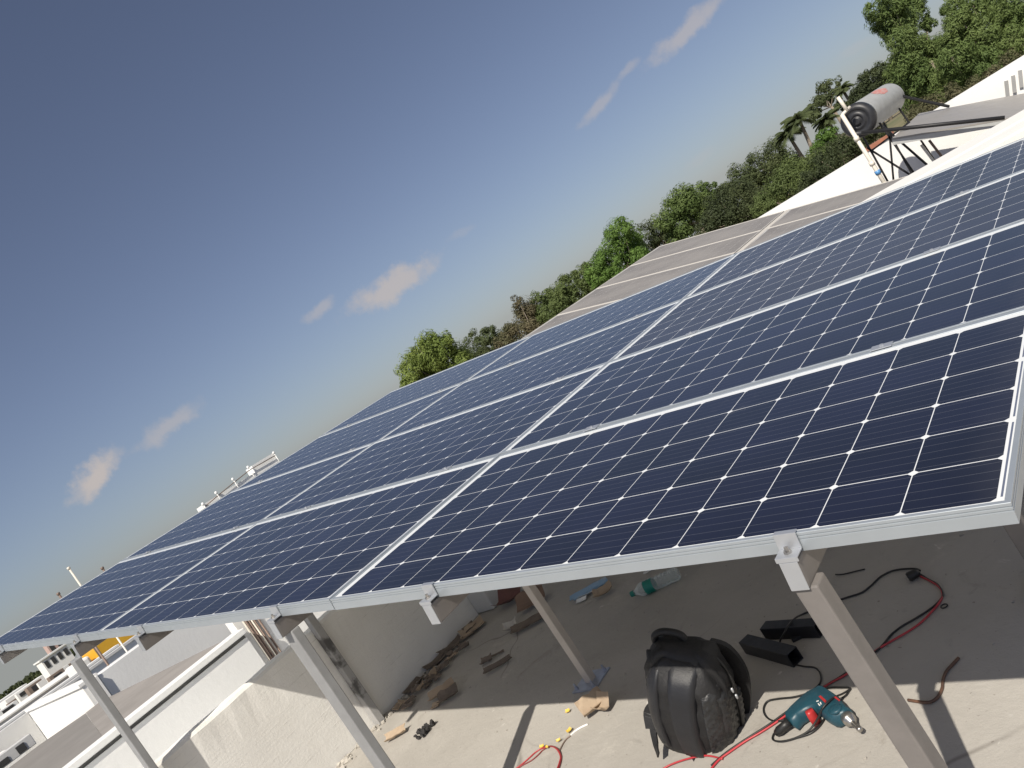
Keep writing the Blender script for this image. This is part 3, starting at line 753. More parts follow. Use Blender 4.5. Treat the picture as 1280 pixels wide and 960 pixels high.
for (px, py, px2, py2, lab) in ((85, 709, 99, 731, 'white vent pipe rising behind the top edge of the solar array'), (127, 709, 131, 716, 'short dark pipe stub behind the top edge of the solar array'), (72, 741, 76, 748, 'tiny brown pipe stub behind the upper left array edge')):
    p = at(px, py, 0, -14.4); q = at(px2, py2, 0, -14.4)
    b = B(); b.tube([(p[0], p[1], -7), (p[0], p[1], p[2])], .016 if 'white' in lab else .02, 8)
    b.lathe([(-.04, .028), (0, .028)], p, (0, 0, 1), 10)
    tag(b.obj('vent_pipe', M['pvc'] if 'white' in lab else M['pipe_brown']), lab, 'pipe')

# ================================================================== TREES
def leaf_mat(name, c1, c2, c3):
    m = bpy.data.materials.new(name); m.use_nodes = True
    t = NT(m.node_tree); b = m.node_tree.nodes['Principled BSDF']
    o = t.n('ShaderNodeTexCoord').outputs['Object']
    c = t.mix(t.smooth(t.noise(o, .55, 3, .6), .35, .65), c1, c2)
    c = t.mix(t.m('MULTIPLY', t.smooth(t.noise(o, 3.5, 3, .6), .5, .7), .6), c, c3)
    t.l(c, b.inputs['Base Color']); b.inputs['Roughness'].default_value = .6; b.inputs['Specular IOR Level'].default_value = .2
    tr = t.n('ShaderNodeBsdfTranslucent'); t.l(c, tr.inputs[0])
    mx = t.n('ShaderNodeMixShader'); mx.inputs[0].default_value = .34
    t.l(b.outputs[0], mx.inputs[1]); t.l(tr.outputs[0], mx.inputs[2])
    t.l(mx.outputs[0], m.node_tree.nodes['Material Output'].inputs[0])
    return m
LM = dict(bright=leaf_mat('bright_leaves', (.19, .255, .065), (.26, .32, .09), (.12, .17, .045)),
          mid=leaf_mat('green_leaves', (.115, .155, .055), (.155, .20, .07), (.075, .105, .04)),
          dark=leaf_mat('dark_leaves', (.068, .088, .042), (.095, .115, .05), (.045, .06, .03)),
          olive=leaf_mat('olive_leaves', (.098, .125, .055), (.13, .155, .068), (.065, .085, .04)),
          brown=leaf_mat('dry_leaves', (.165, .145, .085), (.125, .13, .065), (.21, .17, .11)),
          euca=leaf_mat('gum_leaves', (.13, .19, .062), (.19, .25, .085), (.08, .12, .042)),
          fresh=leaf_mat('fresh_leaves', (.125, .215, .05), (.165, .265, .065), (.085, .15, .038)))

def crown_mesh(name, blobs, n, size, droop, m, parent, loose=.25, clump=.30):
    """leaf-sized faces in clumps through the crown's volume"""
    cen = np.array([bb[0] for bb in blobs]); rad = np.array([bb[1] for bb in blobs]) * 1.20
    wgt = rad ** 2 / (rad ** 2).sum()
    nc = max(48, n // 105)
    pick = RNG.choice(len(blobs), nc, p=wgt)
    d = RNG.normal(size=(nc, 3)); d /= np.linalg.norm(d, axis=1, keepdims=True)
    rr = rad[pick] * (1 - loose * 1.2 * RNG.random(nc) ** 1.3)
    cc = cen[pick] + d * (rr * (1 - clump * .6))[:, None]
    k = RNG.integers(0, nc, n)
    cr = rad[pick][k] * clump * (.55 + .9 * RNG.random(nc))[k]
    e = RNG.normal(size=(n, 3)); e /= np.linalg.norm(e, axis=1, keepdims=True)
    P = cc[k] + e * (cr * (.55 + .55 * RNG.random(n) ** .6))[:, None] * np.array([1, 1, .85 + .5 * droop])
    P[:, 2] -= droop * cr * RNG.random(n) * .9
    # leaf frame: facing outwards and up, with scatter
    nrm = e * .9 + d[k] * .35 + np.array([0, 0, .35]) + RNG.normal(size=(n, 3)) * .42
    nrm /= np.linalg.norm(nrm, axis=1, keepdims=True)
    tx = np.cross(nrm, RNG.normal(size=(n, 3))); tx[:, 2] -= droop * 1.2
    tx -= nrm * (tx * nrm).sum(1, keepdims=True); tx /= np.linalg.norm(tx, axis=1, keepdims=True)
    ty = np.cross(nrm, tx)
    s = size * (.65 + .8 * RNG.random(n))[:, None]; ln = 1.0 + droop * 1.1
    V = np.stack([P - tx * s * ln, P + ty * s * .42 + nrm * s * .12, P + tx * s * ln, P - ty * s * .42 + nrm * s * .12], 1).reshape(-1, 3)
    inv = world_of(parent).translation
    V = V - np.array(inv)
    me = bpy.data.meshes.new(name); me.vertices.add(4 * n); me.vertices.foreach_set('co', V.ravel())
    me.loops.add(4 * n); me.loops.foreach_set('vertex_index', np.arange(4 * n, dtype=np.int32))
    me.polygons.add(n); me.polygons.foreach_set('loop_start', np.arange(0, 4 * n, 4, dtype=np.int32)); me.polygons.foreach_set('loop_total', np.full(n, 4, dtype=np.int32))
    me.materials.append(m); me.update(calc_edges=True); me.validate()
    o = bpy.data.objects.new(name, me); COL.objects.link(o); o.parent = parent
    return o

def tree(label, kind, dist, px_blobs, n, name='tree', size=None, droop=.2, loose=.35, clump=.30, group='trees on the slope behind the roofs', limbs=8, bark=None, cat='tree'):
    blobs = []
    for (px, py, r) in px_blobs:
        dd = dist * (1 + RNG.uniform(-.03, .03))
        blobs.append((deep(px, py, dd), r * dd / F_PX))
    cen = np.mean([bb[0] for bb in blobs], axis=0)
    low = min(bb[0][2] - bb[1] for bb in blobs)
    g = gz(cen[0], cen[1])
    t = thing(name, label, cat, (cen[0], cen[1], g), group)
    size = size or dist * 1.25 / F_PX; n = int(n * 3.2)
    crown_mesh('crown', blobs, n, size, droop, LM[kind], t, loose, clump)
    b = B(); base = Vector((cen[0], cen[1], g - .2)); fork = Vector((cen[0] + random.uniform(-.2, .2), cen[1], max(g + 1.0, cen[2] - 1.2 * np.mean([q[1] for q in blobs]))))
    r0 = .10 + .03 * (cen[2] - g) * .5
    b.tube([base, base.lerp(fork, .5) + Vector((.1, .05, 0)), fork], [r0, r0 * .8, r0 * .62], 8, sub=1)
    for bb in [q for q in sorted(blobs, key=lambda q: -q[1]) if q[0][2] > fork.z + .5 * q[1]][:limbs]:
        e = Vector(bb[0]) + Vector((random.uniform(-.3, .3), random.uniform(-.3, .3), .3)) * bb[1]
        mid = fork.lerp(e, .5) + Vector((random.uniform(-.2, .2), random.uniform(-.2, .2), -.15 * (e - fork).length))
        b.tube([fork, mid, e], [r0 * .26, r0 * .18, r0 * .06], 6)
    b.obj('trunk', bark or M['bark'], t)
    return t

tree('bright green willowy tree standing above the far top corner of the blue array', 'bright', 44,
     [(540, 436, 22), (517, 462, 20), (560, 452, 24), (508, 478, 13), (580, 460, 18), (535, 474, 22), (556, 430, 13), (525, 442, 14), (560, 480, 22), (590, 470, 16)], 9000, droop=.75)
tree('dull dark tree with a ragged top just right of the bright willowy tree', 'olive', 62, [(592, 428, 15), (610, 420, 15), (606, 440, 18), (626, 426, 15), (578, 438, 12), (640, 430, 18), (600, 455, 20)], 4200, loose=.6)
tree('brown half-dry thorny tree on the sky line', 'brown', 52, [(655, 392, 18), (640, 412, 15), (662, 388, 14), (648, 378, 10), (665, 410, 16), (632, 428, 14)], 3000, loose=.9, clump=.4)
tree('small dark green tree between the brown dry tree and the hedge-like row', 'mid', 54, [(675, 378, 12), (690, 372, 14), (682, 392, 16), (668, 400, 14), (700, 385, 14)], 3600)
tree('dense hedge-like green tree along the top edge of the grey panels', 'mid', 48, [(712, 356, 16), (730, 345, 15), (748, 334, 14), (705, 372, 16), (725, 366, 18), (745, 355, 18), (760, 345, 14), (695, 385, 14)], 6500, droop=.4)
tree('tall bright green tree rising above its neighbours on the sky line', 'fresh', 43, [(775, 290, 18), (768, 308, 20), (788, 304, 18), (757, 328, 18), (778, 328, 20), (796, 322, 16), (745, 345, 16), (770, 350, 20)], 7000, droop=.4)
tree('dark olive tree filling the gap right of the tall bright green tree', 'dark', 56, [(808, 296, 15), (822, 288, 13), (812, 312, 18), (830, 305, 15), (800, 330, 18), (836, 290, 10)], 4000)
tree('rounded light green tree in the middle of the tree line', 'euca', 46, [(842, 262, 16), (856, 250, 17), (874, 244, 16), (888, 238, 13), (848, 280, 18), (868, 266, 20), (830, 275, 13), (885, 255, 15), (850, 295, 16)], 7500, droop=.35)
tree('dense dark mango tree, lower of the two dark round crowns above the grey panels', 'dark', 40, [(905, 258, 22), (925, 248, 24), (898, 275, 22), (930, 268, 22), (912, 280, 18), (880, 285, 14), (945, 255, 18)], 7500, loose=.3)
tree('broad dark green tree with a dull top left of the palms', 'olive', 44, [(930, 222, 18), (950, 208, 20), (968, 194, 18), (940, 235, 20), (965, 220, 22), (985, 205, 18), (912, 238, 14)], 6500)
tree('large dark leafy tree bulging over the left end of the white wall', 'mid', 30, [(985, 232, 24), (968, 248, 18), (1005, 222, 20), (955, 258, 14), (1020, 205, 20), (990, 212, 16)], 8500, loose=.3)
tree('dark bushy tree right behind the tank of the solar heater', 'dark', 28, [(1035, 205, 22), (1055, 190, 22), (1020, 228, 20), (1075, 178, 18), (1040, 225, 16), (1090, 160, 16), (1010, 240, 14)], 7500)
tree('small vivid green shrub below the palms', 'fresh', 36, [(1030, 178, 13), (1022, 188, 10), (1038, 168, 10), (1035, 192, 10)], 2600, name='shrub')
tree('thin greyish gum tree with see-through crown beside the palms', 'olive', 52, [(1030, 110, 10), (1042, 106, 11), (1022, 128, 12), (1035, 125, 10), (1018, 142, 10), (1012, 136, 7), (1050, 130, 9)], 2600, loose=.8, clump=.35)
tree('very dark round tree left of the tall gum trees', 'dark', 46, [(1088, 102, 15), (1100, 92, 13), (1078, 116, 14), (1070, 128, 12), (1105, 108, 13), (1092, 122, 16)], 5000)
tree('tall drooping gum tree rising behind the solar heater', 'euca', 26,
     [(1098, 8, 16), (1112, 28, 20), (1128, 50, 20), (1140, 12, 20), (1135, 76, 22), (1122, 92, 16), (1150, 100, 24), (1148, 62, 18), (1165, 84, 20), (1172, 128, 14), (1140, 122, 18), (1118, 4, 16), (1160, 30, 10), (1178, 62, 18), (1170, 105, 16)], 20000, droop=.6, loose=.5, clump=.26, limbs=13, bark=mat('pale_gum_bark', (.42, .36, .28), .8, 0, (.22, .18, .14), 3, .8))
tree('broad drooping gum tree at the top right corner, behind the white wall', 'euca', 24,
     [(1205, 50, 24), (1228, 40, 22), (1250, 22, 24), (1195, 74, 20), (1220, 78, 22), (1245, 64, 22), (1268, 46, 22), (1270, 6, 20), (1182, 96, 16), (1210, 98, 16), (1240, 88, 14), (1290, 26, 24), (1215, 14, 16), (1240, 0, 18), (1190, 8, 14), (1200, 28, 18), (1228, 100, 14), (1262, 70, 18), (1185, 52, 14)], 20000, droop=.6, loose=.5, clump=.26, limbs=13, bark=bpy.data.materials['pale_gum_bark'])
tree('dry brown thicket behind the top edge of the white wall', 'brown', 22, [(1165, 132, 14), (1190, 118, 14), (1215, 106, 12), (1240, 92, 12), (1145, 145, 12), (1262, 78, 12)], 5000, loose=.9, clump=.45, name='shrub', cat='shrub')
for (lab, bl, dd) in (('dark far tree cluster beside the veranda house', [(62, 838, 6), (68, 834, 6), (56, 842, 6)], 120), ('dark far tree at the tower block foot', [(78, 822, 5), (84, 818, 6), (90, 815, 5)], 125),
                      ('round dark far tree left of the cluster by the veranda house', [(42, 848, 7), (48, 846, 6), (36, 852, 6)], 130), ('low dark far trees at the left edge of the picture', [(18, 862, 6), (26, 858, 6), (8, 869, 6), (-2, 874, 6)], 135)):
    tree(lab, 'dark', dd, bl, 1500, name='far_tree', group='trees beyond the town', limbs=3, loose=.3)

def palm(px, py, dist, L, label, lean=.0):
    c = deep(px, py, dist); g = gz(c[0], c[1]); Lm = L * dist / F_PX
    t = thing('palm_tree', label, 'palm tree', (c[0], c[1], g), 'palms on the slope')
    b = B(); b.tube([(c[0] - lean, c[1], g - .2), (c[0] - lean * .6, c[1], (g + c[2]) / 2), tuple(c)], [.13, .10, .08], 8, sub=1); b.obj('trunk', M['bark'], t)
    b = B(); nf = 26; Lm *= 1.25
    for i in range(nf):
        a = 2 * math.pi * i / nf + random.uniform(-.15, .15); el = random.uniform(.05, 1.35)
        pts = []
        for k in range(9):
            s_ = k / 8; r_ = Lm * s_ * math.cos(el * (1 - .55 * s_)); z = Lm * (math.sin(el) * s_ - .55 * s_ * s_)
            pts.append(Vector((c[0] + math.cos(a) * r_, c[1] + math.sin(a) * r_, c[2] + z)))
        for k in range(1, 9):
            d = (pts[k] - pts[k - 1]).normalized(); side = d.cross(Vector((0, 0, 1))).normalized()
            wl = Lm * .24 * math.sin(math.pi * min(.95, (k + .5) / 9.5)) + .05
            for sg in (-1, 1):
                for q in (0, .33, .66):
                    p = pts[k - 1].lerp(pts[k], q)
                    tip = p + side * sg * wl + d * wl * .7 + Vector((0, 0, -wl * .45))
                    b.add([p, p + d * .07, tip], [(0, 1, 2)])
        b.tube(pts, .03, 4)
    b.obj('fronds', LM['olive'], t)
palm(999, 150, 40, 20, 'taller palm on the sky line left of the grey gum tree', .3)
palm(985, 168, 42, 17, 'lower palm at the left end of the palm group')
palm(1034, 150, 41, 16, 'palm with yellowing fronds half hidden by the vivid shrub')
palm(1053, 112, 48, 11, 'small dark palm left of the very dark round tree')

# ================================================================== THINGS ON THE ROOF
def fl(px, py, z=0.0): return Vector(at(px, py, 2, z))

# --- backpack -----------------------------------------------------
P0 = fl(876, 918); P1 = Vector(at(850, 806, 2, .375))
bp = thing('backpack', 'black backpack standing on the sunlit floor with glossy raised front panels and a quilted side', 'backpack', tuple(P0))
ax = (P1 - P0).normalized(); HT = .45
fdir = Vector((.10, -1.0, 0)).normalized(); fdir = (fdir - ax * fdir.dot(ax)).normalized()   # front of the bag
sdir = ax.cross(fdir).normalized()
if sdir.x < 0: sdir = -sdir                                                                     # its right-hand side in the picture
KB = .90
def bpt(s_, f_, h_): return P0 + (sdir * s_ * 1.08 + fdir * f_ + ax * h_) * KB
def rt(t, t0, e=1.03): return 1.0 if t < t0 else math.sqrt(max(.02, 1 - ((t - t0) / (e - t0)) ** 2))
EX = .55
def sec_main(t): return .150 * (.93 + .09 * math.sin(math.pi * min(1, t * 1.15))) * rt(t, .74, 1.05), .055 * rt(t, .86), .090 * rt(t, .88)
def sec_front(t): return .140 * (.90 + .12 * math.sin(math.pi * min(1, t * 1.1 + .05))) * rt(t, .70, 1.06), .118 * (.84 + .24 * math.sin(math.pi * min(1, t * .95 + .1))) * rt(t, .72, 1.05), .03
HF = .425
def bag_loft(b, sec, hgt, nt, na, wrink):
    vs = []
    for i in range(nt + 1):
        t = i / nt; wv, f1, f2 = sec(t)
        for k in range(na + 1):
            a = 2 * math.pi * k / na; c, s_ = math.cos(a), math.sin(a)
            cx = math.copysign(abs(c) ** EX, c); sy = math.copysign(abs(s_) ** EX, s_)
            w_ = wrink * mnoise.noise((c * 3 + 3, s_ * 3, t * 7)) + wrink * .5 * mnoise.noise((c * 9 + 3, s_ * 9, t * 16))
            vs.append(bpt(cx * (wv + w_), sy * ((f1 if s_ > 0 else f2) + w_), .004 + t * hgt))
    n = na + 1
    fs = [(i * n + k, i * n + k + 1, (i + 1) * n + k + 1, (i + 1) * n + k) for i in range(nt) for k in range(na)]
    fs += [tuple(range(n - 2, -1, -1)), tuple(nt * n + k for k in range(n - 1))]
    b.add(vs, fs, True)
b = B(); bag_loft(b, sec_main, .450, 26, 48, .012); body = b.obj('body', M['black_cloth'], bp)
b = B(); bag_loft(b, sec_front, HF, 26, 48, .008); b.obj('front_compartment', M['black_cloth'], bp)
bag_section = sec_front; HT = HF
def bag_patch(name, u0, u1, t0, t1, raise_, m, curve=0.0, parent=None, nu=8, nt=16, quilt=0.0, side=False, taper=0.0):
    """raised pad on the front (u = across) or the side (u = depth) of the bag"""
    parent = parent or bp
    vs = []
    for lay in (0, 1):
        for i in range(nt + 1):
            ti = i / nt; t = t0 + (t1 - t0) * ti; wv, f1, f2 = bag_section(t)
            for k in range(nu + 1):
                uk = k / nu; u = u0 + (u1 - u0) * uk
                mid = (u0 + u1) / 2; u = mid + (u - mid) * (1 - taper * (1 - ti)) + curve * (ti - .5) ** 2
                edge = min(1, 8 * min(uk, 1 - uk, ti * 1.6, (1 - ti) * 1.6)); edge = edge * edge * (3 - 2 * edge)
                h_ = (raise_ * edge - .004) if lay else -.012
                if quilt and lay: h_ += quilt * edge * (abs(math.sin((ti * 16 + uk * 5) * math.pi / 2)) * abs(math.sin((ti * 16 - uk * 5) * math.pi / 2)))
                if not side:
                    c = min(.999, abs(u / wv)); ang_y = f1 * (1 - c ** (2 / EX)) ** (EX / 2)
                    vs.append(bpt(u, ang_y + h_, t * HT))
                else:
                    f = f1 if u > 0 else f2
                    c = min(.999, abs(u / f)); sx = wv * (1 - c ** (2 / EX)) ** (EX / 2)
                    vs.append(bpt(sx + h_, u, t * HT))
    n = nu + 1; N1 = n * (nt + 1); fs = []
    for i in range(nt):
        for k in range(nu):
            a = N1 + i * n + k; fs.append((a, a + 1, a + n + 1, a + n))
    ring = [k for k in range(n)] + [i * n + nu for i in range(1, nt + 1)] + [nt * n + k for k in range(nu - 1, -1, -1)] + [i * n for i in range(nt - 1, 0, -1)]
    for q in range(len(ring)):
        a, c = ring[q], ring[(q + 1) % len(ring)]; fs.append((a, c, c + N1, a + N1))
    bb = B(); bb.add(vs, fs, True)
    return bb.obj(name, m, parent)
bag_patch('front_pad', -.142, -.072, .03, .98, .015, M['black_gloss'], curve=.05, taper=.30)
bag_patch('front_pad', -.048, .062, .02, .99, .027, M['black_gloss'], curve=.06, taper=.22)
M['quilt'] = mat('quilted_nylon', (.028, .029, .031), .34, 0, (.010, .010, .011), 34, .8, bump=.5, bscale=60)
bag_patch('front_panel', .074, .136, .08, .80, .012, M['quilt'], nu=12, nt=44, quilt=.007)
bag_patch('side_panel', -.02, .095, .06, .74, .014, M['quilt'], nu=12, nt=44, quilt=.007, side=True)
bag_section = sec_main; HT = .450
bag_patch('side_pocket', -.085, -.005, .05, .55, .020, M['quilt'], nu=10, nt=40, quilt=.005, side=True)
b = B(); b.tube([bpt(*q) for q in ((.156, -.012, .05), (.162, -.012, .13), (.161, -.012, .22), (.154, -.012, .32), (.125, -.012, .395), (.06, -.012, .435), (-.03, -.012, .440), (-.10, -.012, .415), (-.148, -.012, .32))], .006, 6, sub=5)
b.obj('zip', M['black_rubber'], bp)
for q in ((.160, .022, .305), (.168, .016, .270)):
    b = B(); b.lathe([(0, .003), (.004, .005), (.016, .004), (.020, .002)], bpt(*q), -ax + sdir * .2, 8); b.obj('zip_pull', M['clamp'], bp)
b = B(); b.tube([bpt(*q) for q in ((-.105, -.040, .400), (-.108, -.040, .445), (-.080, -.040, .474), (-.035, -.040, .480), (-.002, -.040, .468), (.012, -.040, .425))], .0125, 8, sub=5); b.obj('carry_handle', M['black_cloth'], bp)
# shoulder straps hanging behind, and strap tails at the foot
def strap(name, pts, wd, th, sub=5):
    P = catmull([bpt(*p) for p in pts], sub); bb = B()
    vs = []
    for i, p in enumerate(P):
        d = (P[min(i + 1, len(P) - 1)] - P[max(i - 1, 0)]).normalized(); x = d.cross(fdir); x = x.normalized() if x.length > .1 else sdir; y = x.cross(d).normalized()
        for (a, c) in ((-wd, -th), (wd, -th), (wd, th), (-wd, th)): vs.append(p + x * a + y * c)
    fs = [(i * 4 + k, i * 4 + (k + 1) % 4, (i + 1) * 4 + (k + 1) % 4, (i + 1) * 4 + k) for i in range(len(P) - 1) for k in range(4)]
    fs += [(3, 2, 1, 0), tuple((len(P) - 1) * 4 + k for k in range(4))]
    bb.add(vs, fs); return bb.obj(name, M['black_cloth'], bp)
strap('shoulder_strap', [(.07, -.080, .400), (.115, -.105, .36), (.152, -.105, .27), (.150, -.10, .15), (.13, -.08, .04)], .030, .009)
strap('shoulder_strap', [(-.07, -.09, .40), (-.105, -.12, .33), (-.12, -.13, .22), (-.12, -.115, .10), (-.10, -.08, .03)], .030, .009)
strap('strap_tail', [(-.140, .02, .09), (-.158, .05, .05), (-.140, .10, .018), (-.120, .14, .008)], .014, .003)
strap('strap_tail', [(-.150, .01, .13), (-.172, .03, .10), (-.165, .06, .05)], .020, .003)
strap('strap_tail', [(.08, .08, .04), (.095, .125, .03), (.11, .160, .010), (.135, .175, .006)], .028, .004)
strap('strap_tail', [(.00, .105, .02), (.01, .145, .012), (.02, .165, .005)], .012, .003)

# --- cordless-looking corded drill --------------------------------
dr = thing('power_drill', 'dark teal power drill with red trigger lying on the sunlit floor beside the near post', 'drill', tuple(fl(1020, 890)))
ZD = .028
def dp(x, y, z=ZD): return fl(930 + x / 7.382, 830 + y / 7.382, z)
out = [(690, 262), (725, 240), (765, 246), (850, 300), (925, 366), (978, 432), (992, 470), (950, 508), (905, 522), (860, 545), (810, 540), (752, 508), (700, 458), (664, 444), (600, 470), (530, 516), (478, 572), (440, 556), (404, 540), (400, 500), (452, 440), (520, 376), (610, 300)]
P = [dp(*q) for q in out]; P = [(p.x, p.y) for p in P]
def blob_solid(P, z0, z1, m, name, parent, inset=.010, lv=4):
    """rounded slab: outline shrinks towards its top and bottom"""
    c = np.mean(P, axis=0); n = len(P); vs = []
    P = np.array(P); rows = []
    nxt = np.roll(P, -1, 0); prv = np.roll(P, 1, 0); tg = nxt - prv; nr = np.stack([tg[:, 1], -tg[:, 0]], 1); nr /= np.linalg.norm(nr, axis=1, keepdims=True)
    area = 0.5 * np.sum(P[:, 0] * nxt[:, 1] - nxt[:, 0] * P[:, 1])
    if area < 0: nr = -nr
    for i in range(lv + 1):
        a = math.pi * i / lv - math.pi / 2
        q = P - nr * inset * (1 - math.cos(a)); zz = (z0 + z1) / 2 + (z1 - z0) / 2 * math.sin(a)
        rows.append([(x, y, zz) for x, y in q])
    for r_ in rows: vs += r_
    fs = [(i * n + k, i * n + (k + 1) % n, (i + 1) * n + (k + 1) % n, (i + 1) * n + k) for i in range(lv) for k in range(n)]
    if area < 0: fs = [f[::-1] for f in fs]
    top = tuple(lv * n + k for k in range(n)); bot = tuple(k for k in range(n))
    fs += [top if area > 0 else top[::-1], bot[::-1] if area > 0 else bot]
    bb = B(); bb.add(vs, fs, True); return bb.obj(name, m, parent)
blob_solid(P, .004, .054, M['drill_teal'], 'body', dr, inset=.010, lv=6)
ca_, cb_ = dp(935, 478), dp(1072, 606); cax = (cb_ - ca_).normalized(); CL = (cb_ - ca_).length
b = B(); b.lathe([(-.02, .026), (.002, .026), (.006, .022)], ca_, cax, 20); b.obj('gear_collar', M['drill_teal'], dr)
b = B(); b.lathe([(.006, .019), (.010, .021), (.030, .021), (.034, .019), (.036, .0155), (.050, .011)], ca_, cax, 20); b.obj('chuck', M['drill_metal'], dr)
b = B(); b.lathe([(.050, .0075), (CL - .012, .0075), (CL - .010, .009), (CL, .009), (CL + .004, .006)], ca_, cax, 10); b.obj('drill_bit', M['drill_metal'], dr)
tp = [dp(562, 452, .05), dp(596, 424, .05), dp(634, 408, .05), dp(650, 432, .05), dp(616, 464, .05), dp(580, 484, .05)]
blob_solid([(p.x, p.y) for p in tp], .006, .056, M['drill_red'], 'trigger', dr, inset=.003)
tp = [dp(692, 305, .0545), dp(712, 296, .0545), dp(762, 342, .0545), dp(750, 362, .0545)]
b = B(); b.poly([tuple(p) for p in tp], (0, 0, .003)); b.obj('red_plate', M['drill_red'], dr)
tp = [dp(835, 312, .0545), dp(850, 306, .0545), dp(888, 336, .0545), dp(878, 346, .0545)]
b = B(); b.poly([tuple(p) for p in tp], (0, 0, .003)); b.obj('red_plate', M['drill_red'], dr)
for (x0, y0, x1, y1) in ((668, 345, 690, 338), (684, 364, 700, 384), (704, 352, 712, 372)):
    b = B(); b.bar(dp(x0, y0, .0552), dp(x1, y1, .0552), .0035, .001); b.obj('white_mark', M['white_plastic'], dr)
bc = dp(850, 430, .050); b = B(); b.lathe([(0, .021), (.008, .021), (.011, .017)], bc, (0, 0, 1), 20); b.obj('motor_boss', M['drill_teal'], dr)
b = B(); b.tube([dp(415, 530, .034), dp(370, 572, .03), dp(330, 612, .022), dp(300, 640, .014)], [.016, .013, .015, .011], 10); b.obj('cord_boot', M['black_rubber'], dr)

def c7(x, y, z=.006): return fl(920 + x / 3.556, 690 + y / 3.556, z)
def wire(name, pts, r, m, label, cat, sub=7, fn=c7, jit=.003):
    P = [Vector(fn(*p)) for p in pts]
    b = B(); b.tube(P, r, 7, sub=sub)
    return tag(b.obj(name, m), label, cat)
wire('power_cord', [(215, 770), (175, 800), (163, 832), (200, 842), (262, 828), (322, 796, .012), (360, 745, .03), (388, 690, .060), (430, 650, .058), (478, 628, .02), (508, 606), (470, 602), (400, 606), (330, 640), (285, 690), (232, 736), (180, 752), (138, 736), (122, 700), (140, 664), (190, 652), (262, 644), (330, 622), (372, 585), (376, 545), (352, 515), (300, 508), (262, 500)], 0.0032, M['black_rubber'],
     'thin black cord looping round the teal drill and running to the black pipe pieces', 'cord')
wire('drill_cord_loop', [(505, 612), (485, 640), (440, 668), (405, 720), (372, 772), (330, 806), (270, 826)], .003, M['black_rubber'], 'short black cord loop lying across the chuck side of the teal drill', 'cord')
wire('black_cable', [(205, 440, .02), (195, 400, .03), (215, 360, .075), (230, 330, .078), (262, 295, .03), (300, 275), (370, 246), (440, 220), (500, 200), (560, 180), (600, 150), (640, 112), (690, 86), (740, 76), (795, 74), (818, 82)], .0038, M['black_rubber'], 'black cable curving over the pipe pieces to the plug on the shaded floor', 'cable')
wire('extension_cable', [(822, 100), (850, 118), (890, 140), (914, 168), (918, 196), (890, 232), (845, 266), (790, 300), (735, 332), (690, 368), (660, 404), (630, 436), (590, 462), (540, 505), (480, 545), (430, 575), (385, 602), (330, 640), (240, 700), (150, 765), (60, 822), (-10, 868), (-60, 905), (-110, 950)], .0036, M['black_rubber'], 'black extension cable running beside the red wire from the plug towards the backpack', 'cable')
wire('red_wire', [(815, 106), (860, 128), (902, 155), (918, 190), (900, 230), (865, 270), (820, 315), (770, 350), (710, 385), (650, 420), (600, 455), (545, 505), (480, 550), (420, 582), (360, 622), (290, 672), (210, 735), (120, 795), (40, 842), (-30, 890), (-80, 928), (-130, 990)], .0036, M['red_wire'], 'long red wire running across the floor from the plug to the backpack foot', 'wire')
wire('red_wire', [(-60, 920), (-130, 905), (-210, 918), (-290, 945), (-360, 985)], .0032, M['red_wire'], 'short red wire curving past the left foot of the backpack', 'wire')
pg = thing('power_plug', 'black plug lying where the black cable meets the red wire in the shade', 'plug', tuple(c7(795, 98, 0)))
b = B(); b.lathe([(0, .008), (.012, .016), (.040, .018), (.046, .014)], c7(815, 88, .02), c7(775, 108, .02) - c7(815, 88, .02), 14); b.obj('plug_body', M['black_rubber'], pg)
for s_ in (-1, 1):
    b = B(); e = c7(775, 108, .02); dvec = (e - c7(815, 88, .02)).normalized(); sd = dvec.cross(Vector((0, 0, 1)))
    b.tube([e + sd * .007 * s_, e + sd * .007 * s_ + dvec * .02], .0025, 6); b.obj('pin', M['drill_metal'], pg)
wire('hose_piece', [(990, 470), (960, 502), (934, 532), (920, 568), (916, 605), (900, 640), (872, 664), (838, 668), (765, 658)], .0046, M['orange_hose'], 'short piece of dark brown hose at the shadow edge right of the near post', 'hose')
wire('wire_offcut', [(442, 100), (475, 99), (530, 86), (572, 76)], .003, M['black_rubber'], 'short straight black wire offcut on the shaded floor', 'wire')
b = B(); cR = c7(925, 240, .004); b.tube([cR + Vector((math.cos(a) * .011, math.sin(a) * .011, 0)) for a in np.linspace(0, 2 * math.pi, 17)], .0022, 6, closed_ends=False)
tag(b.obj('rubber_ring', M['black_rubber']), 'tiny dark ring on the shaded floor beside the red wire', 'ring')

# --- two black square pipe pieces (hollow) -------------------------
def square_pipe(a, c, wd, label):
    a = Vector(a); c = Vector(c); d = c - a; L = d.length; d.normalize(); sd = d.cross(Vector((0, 0, 1))).normalized(); up = Vector((0, 0, 1)); h = wd / 2
    vs = []
    for t in (0, L):
        for q in (h, h - .004):
            for (x, y) in ((-q, -q), (q, -q), (q, q), (-q, q)): vs.append(a + d * t + sd * x + up * (y + h + .001))
    fs = []
    for k in range(4):
        j = (k + 1) % 4
        fs += [(k, j, 8 + j, 8 + k), (4 + j, 4 + k, 12 + k, 12 + j), (j, k, 4 + k, 4 + j), (8 + k, 8 + j, 12 + j, 12 + k)]
    b = B(); b.add(vs, fs); o = b.obj('square_pipe', M['tube_black'], bevel=.0015)
    return tag(o, label, 'pipe piece', 'black square pipe pieces on the floor')
square_pipe(fl(938, 812), fl(999, 829), .054, 'black square pipe piece with its open end facing the near post, nearer the backpack')
square_pipe(fl(962, 795), fl(1030, 792), .052, 'black square pipe piece half hidden behind the near post')
